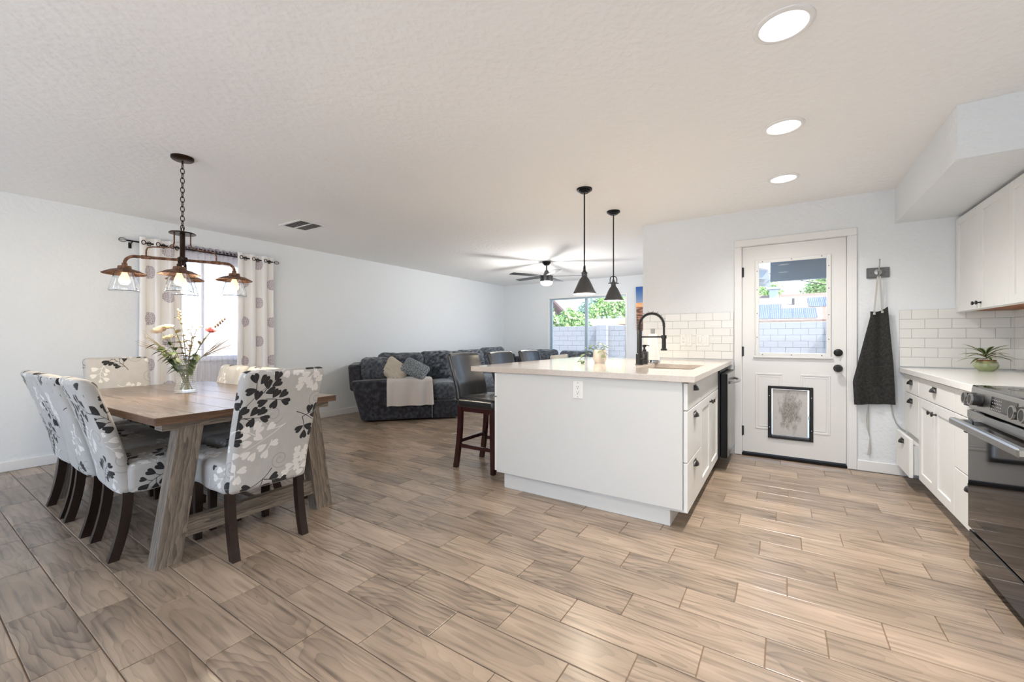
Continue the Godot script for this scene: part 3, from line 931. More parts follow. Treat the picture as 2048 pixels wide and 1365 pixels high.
func build_openings() -> void:
	# kitchen door
	var zf := DOOR_Z - 0.004 # face of the slab
	var zb := zf - 0.045
	var m := mb()
	holed(m, 0, zb, zf, -0.339, 0.466, 0.038, 2.046, [[-0.206, 0.333, 1.002, 1.882], [-0.108, 0.211, 0.214, 0.678]])
	var door := put("door_1", m, M.white_paint)
	setting(door, "white half-glazed back door with a pet flap")
	m = mb()
	frame_rect(m, -0.232, 0.358, 0.978, 1.907, 0.034, zf, zf + 0.014, 0.004)
	var wf := put("window_frame", m, M.white_paint, door)
	m = mb()
	m.span(Vector3(-0.245, 0.962, zf), Vector3(0.371, 0.979, zf + 0.02), 0.003)
	put("window_sill", m, M.white_paint, door)
	m = mb()
	m.span(Vector3(-0.206, 1.002, zf - 0.026), Vector3(0.333, 1.882, zf - 0.021))
	put("pane", m, M.glass, door)
	var screw := mb()
	screw.xf = Transform3D(Basis(Vector3.RIGHT, PI / 2), Vector3.ZERO)
	screw.lathe([Vector2(0.0045, 0), Vector2(0.004, 0.002), Vector2(0.0, 0.0024)], Vector3.ZERO, 8)
	var sm := screw.mesh()
	for p in [[-0.214, 1.16], [-0.214, 1.39], [-0.214, 1.62], [-0.214, 1.80], [0.341, 1.14], [0.341, 1.36], [0.341, 1.60], [0.341, 1.80], [-0.17, 1.888], [0.063, 1.892], [0.29, 1.894], [-0.17, 0.992], [0.063, 0.992], [0.29, 0.992]]:
		put("screw", sm, M.gun_metal, wf, Vector3(p[0], p[1], zf + 0.014))
	for p in [[-0.23, -0.004], [0.134, 0.353]]:
		m = mb()
		for k in 2: # outer and inner bead, stopped where the pet flap's frame was fitted over them
			var i := 0.026 * k; var w := 0.016 if k == 0 else 0.008; var d := 0.005 if k == 0 else 0.003
			var a: float = p[0] + i; var b: float = p[1] - i
			m.span(Vector3(a, 0.814 - i - w, zf), Vector3(b, 0.814 - i, zf + d), 0.002)
			var low0 := 0.273 + i if a < -0.13 else 0.697
			var low1 := 0.273 + i if b > 0.23 else 0.697
			m.span(Vector3(a, low0, zf), Vector3(a + w, 0.814 - i - w, zf + d), 0.002)
			m.span(Vector3(b - w, low1, zf), Vector3(b, 0.814 - i - w, zf + d), 0.002)
			m.span(Vector3(maxf(a, 0.2285) if b > 0.23 else a + w, 0.273 + i, zf), Vector3(b - w if b > 0.23 else -0.1255, 0.273 + i + w, zf + d), 0.002)
		put("panel_moulding", m, M.white_paint, door)
	# pet flap
	m = mb()
	frame_rect(m, -0.125, 0.228, 0.196, 0.696, 0.026, zf, zf + 0.016, 0.004)
	frame_rect(m, -0.108, 0.211, 0.213, 0.679, 0.012, zf - 0.045, zf + 0.002, 0.0)
	var pf := put("pet_door_frame", m, M.matte_black, door)
	m = mb()
	m.span(Vector3(-0.088, 0.228, zf - 0.012), Vector3(0.186, 0.664, zf - 0.006))
	for i in m.uv.size(): m.uv[i] = Vector2((m.v[i].x + 0.088) / 0.274, (0.664 - m.v[i].y) / 0.436)
	put("pet_flap", m, M.flap, pf)
	for p in [[-0.112, 0.60], [-0.112, 0.30], [0.215, 0.60], [0.215, 0.30]]:
		put("screw", sm, M.chrome, pf, Vector3(p[0], p[1], zf + 0.016))
	m = mb()
	m.span(Vector3(0.192, 0.395, zf - 0.008), Vector3(0.203, 0.43, zf + 0.004), 0.002)
	put("latch", m, M.chrome, pf)
	# hinges, bolt and knob
	for y: float in [1.80, 1.02, 0.24]:
		m = mb()
		m.cyl(Vector3(-0.343, y - 0.048, zf + 0.008), Vector3(-0.343, y + 0.048, zf + 0.008), 0.0065, -1, 10)
		m.span(Vector3(-0.343, y - 0.046, zf), Vector3(-0.326, y + 0.046, zf + 0.003))
		m.cyl(Vector3(-0.343, y - 0.052, zf + 0.008), Vector3(-0.343, y - 0.048, zf + 0.008), 0.0045, -1, 8)
		put("hinge", m, M.gun_metal, door)
	m = mb()
	m.xf = Transform3D(Basis(Vector3.RIGHT, PI / 2), Vector3(0.408, 1.02, zf))
	m.lathe([Vector2(0.033, 0), Vector2(0.033, 0.012), Vector2(0.026, 0.018), Vector2(0.014, 0.02), Vector2(0.0, 0.02)], Vector3.ZERO, 24)
	m.bbox(Vector3(0, 0.026, 0), Vector3(0.010, 0.016, 0.036), 0.003)
	put("deadbolt", m, M.matte_black, door)
	m = mb()
	m.xf = Transform3D(Basis(Vector3.RIGHT, PI / 2), Vector3(0.407, 0.88, zf))
	m.lathe([Vector2(0.034, 0), Vector2(0.034, 0.008), Vector2(0.014, 0.014), Vector2(0.012, 0.03), Vector2(0.026, 0.042), Vector2(0.029, 0.054), Vector2(0.024, 0.066), Vector2(0.012, 0.069), Vector2(0.0, 0.068)], Vector3.ZERO, 24)
	put("knob", m, M.matte_black, door)
	m = mb()
	m.span(Vector3(-0.345, -0.003, DOOR_Z - 0.15), Vector3(0.472, 0.022, DOOR_Z - 0.002), 0.004)
	put("threshold", m, M.carpet_dark, door)
	# casing
	m = mb()
	m.span(Vector3(-0.411, 0, DOOR_Z), Vector3(-0.345, 2.052, DOOR_Z + 0.017), 0.005)
	m.span(Vector3(0.472, 0, DOOR_Z), Vector3(0.538, 2.052, DOOR_Z + 0.017), 0.005)
	m.span(Vector3(-0.411, 2.052, DOOR_Z), Vector3(0.538, 2.118, DOOR_Z + 0.017), 0.005)
	m.span(Vector3(-0.345, 0.02, DOOR_Z - 0.15), Vector3(-0.3415, 2.049, DOOR_Z))
	m.span(Vector3(0.4685, 0.02, DOOR_Z - 0.15), Vector3(0.472, 2.049, DOOR_Z))
	m.span(Vector3(-0.345, 2.049, DOOR_Z - 0.15), Vector3(0.472, 2.052, DOOR_Z))
	setting(put("trim_1", m, M.trim), "white casing around the back door")
	# sliding window in the far wall
	m = mb()
	frame_rect(m, -4.40, -2.60, 0.52, 2.07, 0.035, FAR_Z, FAR_Z + 0.012, 0.003)
	var win := put("window_1", m, M.trim)
	setting(win, "aluminium sliding window looking onto the block fence")
	m = mb()
	frame_rect(m, -4.365, -2.63, 0.55, 2.035, 0.03, FAR_Z - 0.12, FAR_Z - 0.03, 0.002)
	m.span(Vector3(-3.535, 0.58, FAR_Z - 0.10), Vector3(-3.475, 2.005, FAR_Z - 0.045), 0.002)
	m.span(Vector3(-4.335, 0.58, FAR_Z - 0.085), Vector3(-4.31, 2.005, FAR_Z - 0.05), 0.002)
	put("window_frame", m, M.alu, win)
	for q in [[-4.31, -3.535], [-3.475, -2.66]]:
		m = mb()
		m.span(Vector3(q[0], 0.58, FAR_Z - 0.08), Vector3(q[1], 2.005, FAR_Z - 0.075))
		put("pane", m, M.glass, win)
	# dining window behind the curtains
	m = mb()
	for q in [[0.91, 0.945], [2.025, 2.06]]:
		m.span(Vector3(LEFT_X - 0.10, q[0], -2.56), Vector3(LEFT_X - 0.03, q[1], -1.60), 0.002)
	for q in [[-2.56, -2.525], [-2.095, -2.065], [-1.635, -1.60]]:
		m.span(Vector3(LEFT_X - 0.10, 0.945, q[0]), Vector3(LEFT_X - 0.03, 2.025, q[1]), 0.002)
	win = put("window_2", m, M.white_plastic)
	setting(win, "white framed dining window glowing behind the curtains")
	for q in [[-2.525, -2.095], [-2.065, -1.635]]:
		m = mb()
		m.span(Vector3(LEFT_X - 0.07, 0.945, q[0]), Vector3(LEFT_X - 0.065, 2.025, q[1]))
		put("pane", m, M.glass, win)
	m = mb()
	m.span(Vector3(LEFT_X - 0.03, 0.885, -2.60), Vector3(LEFT_X + 0.03, 0.91, -1.56), 0.003)
	put("window_sill", m, M.trim, win)
	# patio opening behind the camera: a wide sliding door
	m = mb()
	frame_rect(m, -5.2, 0.8, 0.0, 2.2, 0.06, BACK_Z + 0.03, BACK_Z + 0.12, 0.003)
	for x: float in [-3.70, -2.20, -0.70]:
		m.span(Vector3(x - 0.04, 0.06, BACK_Z + 0.05), Vector3(x + 0.04, 2.14, BACK_Z + 0.10), 0.003)
	win = put("door_2", m, M.alu)
	setting(win, "wide sliding patio door of clear glass")
	for x: float in [-5.14, -3.66, -2.16, -0.66]:
		m = mb()
		m.span(Vector3(x, 0.06, BACK_Z + 0.073), Vector3(x + 1.40, 2.14, BACK_Z + 0.077))
		put("pane", m, M.glass, win)
	# patio door in the living room's side wall
	m = mb()
	var lx := LIVING_X + 0.04
	for q in [[-7.9, -7.84], [-6.59, -6.51], [-5.26, -5.2]]:
		m.span(Vector3(lx, 0.0, q[0]), Vector3(lx + 0.06, 2.1, q[1]), 0.003)
	for q in [[0.0, 0.06], [2.04, 2.1]]:
		m.span(Vector3(lx, q[0], -7.84), Vector3(lx + 0.06, q[1], -5.26), 0.003)
	win = put("door_3", m, M.alu)
	setting(win, "sliding patio door in the living room's side wall")
	for q in [[-7.84, -6.59], [-6.51, -5.26]]:
		m = mb()
		m.span(Vector3(lx + 0.028, 0.06, q[0]), Vector3(lx + 0.032, 2.04, q[1]))
		put("pane", m, M.glass, win)

# ---------------------------------------------------------------- subway tiles

func tile_run(wall: Node3D, start: Vector3, dir: Vector3, nrm: Vector3, length: float, y0: float, rows: int, shift: float, top: float) -> void:
	var tw := 0.157; var th := 0.0785; var g := 0.0016; var t := 0.008
	var m := mb()
	var a := start + Vector3(0, y0 - start.y, 0)
	var b := a + dir * length + Vector3(0, top - y0, 0) + nrm * (t - 0.0025)
	m.span(a, b)
	put("tile_grout", m, M.tile_grout, wall)
	var cache := {}
	for r in rows:
		var yb := y0 + r * th
		var yt := minf(yb + th, top)
		if yt - yb < 0.01: continue
		var x := -tw + fposmod(shift + (tw * 0.5 if r % 2 else 0.0), tw)
		while x < length:
			var p := maxf(x, 0.0); var q := minf(x + tw, length)
			if q - p > 0.012:
				var key := "%.3f %.3f" % [q - p, yt - yb]
				if not cache.has(key):
					var k := mb()
					var s := dir.abs() * (q - p - 2 * g) + Vector3(0, yt - yb - 2 * g, 0) + nrm.abs() * t
					k.bbox(nrm * t * 0.5, s, 0.0014)
					cache[key] = k.mesh()
				var ce := start + dir * (p + q) * 0.5
				put("tile", cache[key], M.tile, wall, Vector3(ce.x, (yb + yt) * 0.5, ce.z))
			x += tw

func build_backsplash() -> void:
	var wd := get_node("wall_door")
	tile_run(wd, Vector3(LIVING_X + 0.002, 0.9, DOOR_Z), Vector3.RIGHT, Vector3.BACK, 0.896, 0.9385, 6, 0.003, 1.4095)
	tile_run(wd, Vector3(0.812, 0.9, DOOR_Z), Vector3.RIGHT, Vector3.BACK, RIGHT_X - 0.812, 0.9125, 6, 0.153, 1.3835)
	tile_run(get_node("wall_right"), Vector3(RIGHT_X, 0.9, DOOR_Z + 0.009), Vector3.BACK, Vector3.LEFT, 1.7, 0.9125, 6, 0.05, 1.3835)

# ---------------------------------------------------------------- backyard and neighbours

func leaf_cloud(m: MB, ce: Vector3, rad: Vector3, count: int, size: float, cols: Array, sd: int) -> void:
	var r := RandomNumberGenerator.new(); r.seed = sd
	var lumps := []
	for i in 9:
		var d := Vector3(r.randf_range(-1, 1), r.randf_range(-0.7, 1), r.randf_range(-1, 1)).normalized()
		lumps.append([d * 0.55, r.randf_range(0.36, 0.55)])
	m.colored = true
	for i in count:
		var l: Array = lumps[r.randi() % lumps.size()]
		var d := Vector3(r.randfn(), r.randfn(), r.randfn()).normalized()
		var p: Vector3 = ce + (l[0] + d * l[1] * pow(r.randf(), 0.25)) * rad
		var a := Vector3(r.randfn(), r.randfn(), r.randfn()).normalized()
		var b := a.cross(d).normalized()
		if b.length() < 0.5: b = Vector3.UP
		var s := size * r.randf_range(0.6, 1.3)
		m.col = cols[r.randi() % cols.size()]
		var nn := b.cross(a).normalized()
		var k := m.vert(p - a * s, nn, Vector2.ZERO)
		m.vert(p + b * s * 0.55, nn, Vector2.ZERO); m.vert(p + a * s, nn, Vector2.ZERO); m.vert(p - b * s * 0.55, nn, Vector2.ZERO)
		m.tri(k, k + 1, k + 2); m.tri(k, k + 2, k + 3)

func tree(called: String, label: String, foot: Vector3, height: float, rad: Vector3, count: int, size: float, cols: Array, sd: int, group := "") -> void:
	var t := thing(called, label, "tree", foot, 0.0, group)
	var m := mb()
	m.tube([Vector3(0, 0, 0), Vector3(0.05, height * 0.4, 0), Vector3(0, height * 0.75, 0.05)], [0.16, 0.12, 0.06], 8)
	put("trunk", m, M.bark, t)
	m = mb()
	leaf_cloud(m, Vector3(0, height - rad.y * 0.85, 0), rad, count, size, cols, sd)
	put("crown", m, M.foliage, t)

func build_outside() -> void:
	var m := mb()
	m.span(Vector3(-60, -0.3, -60), Vector3(60, -0.16, 40))
	setting(put("ground", m, M.ground), "pale bare ground of the backyard")
	m = mb()
	m.span(Vector3(-1.15, -0.16, -7.8), Vector3(4.5, -0.03, DOOR_Z - 0.152), 0.01)
	setting(put("path", m, M.concrete), "concrete patio slab outside the back door")
	m = mb()
	m.span(Vector3(-9, -0.16, BACK_Z + 0.152), Vector3(5, -0.03, BACK_Z + 7.0), 0.01)
	setting(put("path", m, M.concrete), "concrete patio outside the wide sliding door")
	# block fence
	var fz := -16.1
	m = mb()
	m.span(Vector3(-24, -0.16, fz - 0.19), Vector3(16, 1.68, fz - 0.012))
	var fence := put("block_fence", m, M.block_joint)
	tag(fence, "white painted concrete block fence across the backyard", "fence")
	var cache := {}
	var rest := mb()
	var made := 0
	for row in 9:
		var y0 := 1.685 - 0.2032 * (row + 1)
		var x := -24.0 + (0.2032 if row % 2 else 0.0) + 0.07
		while x < 15.6:
			var seen := x > -8.9 and x < -4.6 or x > -1.4 and x < 2.2
			if seen and made < 290:
				if not cache.has("b"):
					var k := mb(); k.bbox(Vector3(0.2032, 0.1016, -0.095), Vector3(0.3992, 0.1962, 0.19), 0.005); cache.b = k.mesh()
				put("block", cache.b, M.block, fence, Vector3(x, y0, fz))
				made += 1
			else:
				rest.bbox(Vector3(x + 0.2032, y0 + 0.1016, fz - 0.095), Vector3(0.3992, 0.1962, 0.19), 0.004)
			x += 0.4064
	put("blocks_beyond", rest, M.block, fence).set_meta("kind", "stuff")
	for px: float in [-6.10, 1.50, -13.7, 9.1]:
		m = mb()
		for row in 9:
			m.bbox(Vector3(px, 1.70 - 0.2032 * (row + 0.5), fz + 0.10), Vector3(0.42, 0.199, 0.26), 0.005)
		put("pilaster", m, M.block, fence)
	# patio cover seen through the door's window
	var pc := thing("patio_cover", "blue-grey patio cover outside the back door", "patio cover", Vector3(0, -0.16, 0))
	m = mb(); m.span(Vector3(-0.17, 2.18, -7.56), Vector3(4.4, 2.58, -7.46), 0.01)
	put("beam", m, M.beam, pc)
	m = mb(); m.span(Vector3(-0.17, 2.58, -7.6), Vector3(4.4, 2.64, DOOR_Z - 0.16))
	put("roof", m, M.beam, pc)
	for x: float in [2.6, 4.3]:
		m = mb(); m.span(Vector3(x, 0.0, -7.56), Vector3(x + 0.1, 2.18, -7.46), 0.006)
		put("post", m, M.eave, pc)
	# corner of the house's own eave
	var ev := thing("house_eave", "weathered grey roof eave with exposed rafter tails", "eave", Vector3(0, 0, 0))
	m = mb()
	beam_box(m, Vector3(-1.10, 2.46, -8.5), Vector3(-0.20, 2.27, -8.5), Vector3(0, 0.02, 0), Vector3(0, 0, 0.75))
	put("sheathing", m, M.white_roof, ev)
	for z: float in [-7.8, -8.4, -9.0]:
		m = mb()
		beam_box(m, Vector3(-1.10, 2.36, z), Vector3(-0.20, 2.16, z), Vector3(0, 0.07, 0), Vector3(0, 0, 0.025))
		put("rafter_tail", m, M.eave, ev)
	# string lights drooping across the yard
	var sl := thing("string_lights", "black string lights drooping across the yard", "string lights", Vector3.ZERO)
	var pts := []
	var a := Vector3(-0.75, 2.42, -7.9); var b := Vector3(2.6, 1.98, -10.4)
	for i in 25:
		var t := i / 24.0
		pts.append(a.lerp(b, t) + Vector3(0, -0.34 * 4 * t * (1 - t) * 0.5, 0))
	m = mb(); m.tube(pts, 0.008, 6)
	put("wire", m, M.cable, sl)
	for i in [10, 15, 20]:
		m = mb()
		var p: Vector3 = pts[i]
		m.cyl(p, p + Vector3(0, -0.06, 0), 0.018, 0.018, 10)
		m.lathe([Vector2(0, -0.145), Vector2(0.022, -0.13), Vector2(0.03, -0.10), Vector2(0.016, -0.06)], p, 12)
		put("bulb", m, M.cable, sl)
	# neighbour's roof with solar panels, behind the fence
	var h := thing("solar_house", "tiled roof house with solar panels behind the block fence", "house", Vector3(0, 0, 0))
	var e0 := Vector3(0, 3.07, -50.0); var e1 := Vector3(0, 6.45, -59.0)
	m = mb()
	m.quad(Vector3(-9, e0.y, e0.z), Vector3(16, e0.y, e0.z), Vector3(16, e1.y, e1.z), Vector3(-9, e1.y, e1.z), Vector2(0, 8), Vector2(25, 8), Vector2(25, 0), Vector2(0, 0))
	m.quad(Vector3(16, e0.y, e0.z - 18), Vector3(-9, e0.y, e0.z - 18), Vector3(-9, e1.y, e1.z), Vector3(16, e1.y, e1.z), Vector2(0, 8), Vector2(25, 8), Vector2(25, 0), Vector2(0, 0))
	m.span(Vector3(-9, e0.y - 0.16, e0.z - 0.02), Vector3(16, e0.y, e0.z + 0.06))
	put("roof", m, M.shingle, h)
	m = mb(); m.span(Vector3(-8.6, -0.16, -66), Vector3(15.6, 2.9, -50.4))
	put("wall", m, M.stucco, h)
	var sl_dir := (e1 - e0).normalized()
	var slope := atan2(e1.y - e0.y, e0.z - e1.z)
	var pm := mb()
	pm.bbox(Vector3(0.5, 0.06, -0.82), Vector3(0.985, 0.04, 1.62), 0.006)
	for i in pm.uv.size(): pm.uv[i] = Vector2(pm.v[i].x, -pm.v[i].z / 1.64)
	var pmesh := pm.mesh()
	var arrays := []
	for i in 6:
		arrays.append([-3.2 + i * 1.0, 0.40])
		arrays.append([-3.2 + i * 1.0, 2.08])
	for i in 3: arrays.append([-3.2 + i * 1.0, 3.8])
	for i in 5:
		arrays.append([2.25 + i * 1.0, 4.2])
		arrays.append([2.25 + i * 1.0, 5.9])
	for q in arrays:
		var o := put("solar_panel", pmesh, M.solar, h, e0 + sl_dir * q[1] + Vector3(q[0], 0, 0))
		o.rotation.x = slope
	m = mb()
	m.span(Vector3(-1.4, 5.6, -58.6), Vector3(-0.5, 7.0, -57.8), 0.02)
	m.span(Vector3(-1.65, 7.0, -58.8), Vector3(-0.25, 7.25, -57.6), 0.02)
	put("roof_vent", m, M.alu, h)
	m = mb()
	m.cyl(Vector3(0.9, 4.5, -55.0), Vector3(0.9, 5.6, -55.0), 0.12, -1, 10)
	put("vent_pipe", m, M.cable, h)
	# left-hand neighbour in the sliding window: a brown gable
	var g := thing("gable_house", "house with a dark brown sloping gable beyond the fence", "house", Vector3.ZERO)
	m = mb()
	var ga := Vector3(-15.2, 5.2, -26); var gb := Vector3(-11.95, 2.05, -26)
	m.quad(ga, gb, gb + Vector3(0, 0.22, 0), ga + Vector3(0, 0.22, 0))
	m.quad(ga + Vector3(0, 0.22, 0), gb + Vector3(0, 0.22, 0), gb + Vector3(0, 0.22, -0.5), ga + Vector3(0, 0.22, -0.5))
	m.quad(gb, gb + Vector3(0, 0, -0.5), gb + Vector3(0, 0.22, -0.5), gb + Vector3(0, 0.22, 0))
	put("roof", m, M.fascia, g)
	m = mb()
	m.prism(PackedVector2Array([Vector2(-15.2, -26.4), Vector2(-12.4, -26.4), Vector2(-12.4, -34), Vector2(-15.2, -34)]), -0.16, 2.2)
	m.quad(Vector3(-15.2, 2.2, -26.4), Vector3(-12.4, 2.2, -26.4), Vector3(-12.4, 2.4, -26.4), Vector3(-15.2, 5.1, -26.4))
	put("wall", m, M.fascia, g)
	# low white flat roofed building with vents
	var wb := thing("white_building", "low white roofed building with roof vents beyond the fence", "building", Vector3(-12.3, -0.16, -30))
	m = mb(); m.span(Vector3(-2.4, 0, -6), Vector3(4.4, 2.3, 0), 0.05)
	put("wall", m, M.white_roof, wb)
	m = mb()
	m.prism(PackedVector2Array([Vector2(-2.6, 0.3), Vector2(4.6, 0.3), Vector2(4.6, -6.2), Vector2(-2.6, -6.2)]), 2.3, 2.85, 0.45)
	put("roof", m, M.white_roof, wb)
	for x: float in [-0.6, 0.4, 0.8, 1.2, 2.0]:
		m = mb(); m.cyl(Vector3(x, 2.6, -0.5), Vector3(x, 2.98, -0.5), 0.08, -1, 8); m.cyl(Vector3(x, 2.98, -0.5), Vector3(x, 3.04, -0.5), 0.13, -1, 8)
		put("roof_vent", m, M.eave, wb)
	var oh := thing("orange_roof_house", "house with an orange tiled hip roof beyond the fence", "house", Vector3(-8.5, -0.16, -27))
	m = mb()
	var ap := Vector3(1.65, 5.0, -3.4)
	var cs := [Vector3(-0.9, 2.3, 0), Vector3(4.2, 2.3, 0), Vector3(4.2, 2.3, -8), Vector3(-0.9, 2.3, -8)]
	for i in 4: m.quad(cs[i], cs[(i + 1) % 4], ap, ap)
	put("roof", m, M.shingle_orange, oh)
	m = mb(); m.span(Vector3(-0.5, 0, -7.6), Vector3(3.8, 2.3, -0.4))
	put("wall", m, M.eave, oh)
	# planting
	var gr := [Color(0.20, 0.38, 0.10), Color(0.32, 0.52, 0.16), Color(0.46, 0.62, 0.24), Color(0.14, 0.28, 0.09), Color(0.56, 0.70, 0.32)]
	var bl := [Color(0.22, 0.38, 0.30), Color(0.30, 0.46, 0.38), Color(0.38, 0.54, 0.46), Color(0.16, 0.28, 0.22)]
	tree("leafy_tree", "round yellow-green tree beyond the sliding window", Vector3(-14.2, -0.16, -40), 6.5, Vector3(2.7, 2.6, 2.4), 7000, 0.16, gr, 3, "trees beyond the fence")
	tree("leafy_tree", "blue-green tree beside the round yellow-green tree", Vector3(-16.7, -0.16, -41), 5.3, Vector3(1.7, 1.9, 1.6), 4500, 0.15, bl, 4, "trees beyond the fence")
	tree("leafy_tree", "broad green tree rising behind the solar roof", Vector3(5.6, -0.16, -75), 11.0, Vector3(4.2, 4.4, 3.4), 8000, 0.24, gr, 5, "trees beyond the fence")
	tree("leafy_tree", "smaller green tree behind the roof vent", Vector3(-2.4, -0.16, -74), 9.9, Vector3(2.9, 3.4, 3.0), 5000, 0.22, gr, 6, "trees beyond the fence")
	var sh := [[-10.2, 2.7, 0.9, "tall leafy shrub below the brown gable"], [-9.2, 2.35, 0.8, "bright green shrub at the foot of the gable slope"], [-8.75, 2.75, 0.7, "upright shrub with the tallest twigs behind the fence"], [-8.0, 2.2, 0.6, "low shrub beside the white building"]]
	for i in sh.size():
		var q: Array = sh[i]
		tree("garden_shrub", q[3], Vector3(q[0], -0.16, -18.8), q[1], Vector3(q[2], 1.2, 1.0), 2600, 0.10, gr, 20 + i, "shrubs behind the fence")

# ---------------------------------------------------------------- peninsula and kitchen cabinets

func cup_pull() -> ArrayMesh: # half-dome pull, open below; its back lies in the plane x = 0, it bulges to +x
	var m := mb()
	m.sheet(14, 7, func(u: float, w: float) -> Vector3:
		var a := PI * (u - 0.5)
		var b := PI * 0.5 * w
		return Vector3(0.024 * cos(b) * cos(a) + 0.0, 0.030 * sin(b) * 1.0, 0.042 * cos(b) * sin(a)) + Vector3(0, -0.012, 0), null, 0.002)
	m.bbox(Vector3(0.001, 0.004, 0), Vector3(0.003, 0.036, 0.088), 0.001)
	return m.mesh()

func knob_mesh() -> ArrayMesh:
	var m := mb()
	m.xf = Transform3D(Basis(Vector3.BACK, -PI / 2), Vector3.ZERO)
	m.lathe([Vector2(0.008, 0), Vector2(0.008, 0.003), Vector2(0.0045, 0.006), Vector2(0.0045, 0.016), Vector2(0.013, 0.021), Vector2(0.0145, 0.026), Vector2(0.012, 0.029), Vector2(0.0, 0.030)], Vector3.ZERO, 16)
	return m.mesh()

func slab_front(t: Node3D, called: String, x0: float, x1: float, y0: float, y1: float, z0: float, z1: float) -> MeshInstance3D:
	var m := mb()
	m.span(Vector3(x0, y0, z0), Vector3(x1, y1, z1), 0.0022)
	return put(called, m, M.cabinet, t)

func shaker_front(t: Node3D, x0: float, x1: float, y0: float, y1: float, z0: float, z1: float, out: float, rail := 0.062) -> MeshInstance3D: # recessed centre panel; out is +1 or -1, the way the front looks along x
	var m := mb()
	var face := x1 if out > 0 else x0
	var back := x0 if out > 0 else x1
	var rec := face - out * 0.009
	m.span(Vector3(back, y0, z0), Vector3(face, y1, z0 + rail), 0.0018)
	m.span(Vector3(back, y0, z1 - rail), Vector3(face, y1, z1), 0.0018)
	m.span(Vector3(back, y1 - rail, z0 + rail), Vector3(face, y1, z1 - rail), 0.0018)
	m.span(Vector3(back, y0, z0 + rail), Vector3(face, y0 + rail, z1 - rail), 0.0018)
	m.span(Vector3(back, y0 + rail, z0 + rail), Vector3(rec, y1 - rail, z1 - rail))
	return put("door", m, M.cabinet, t)

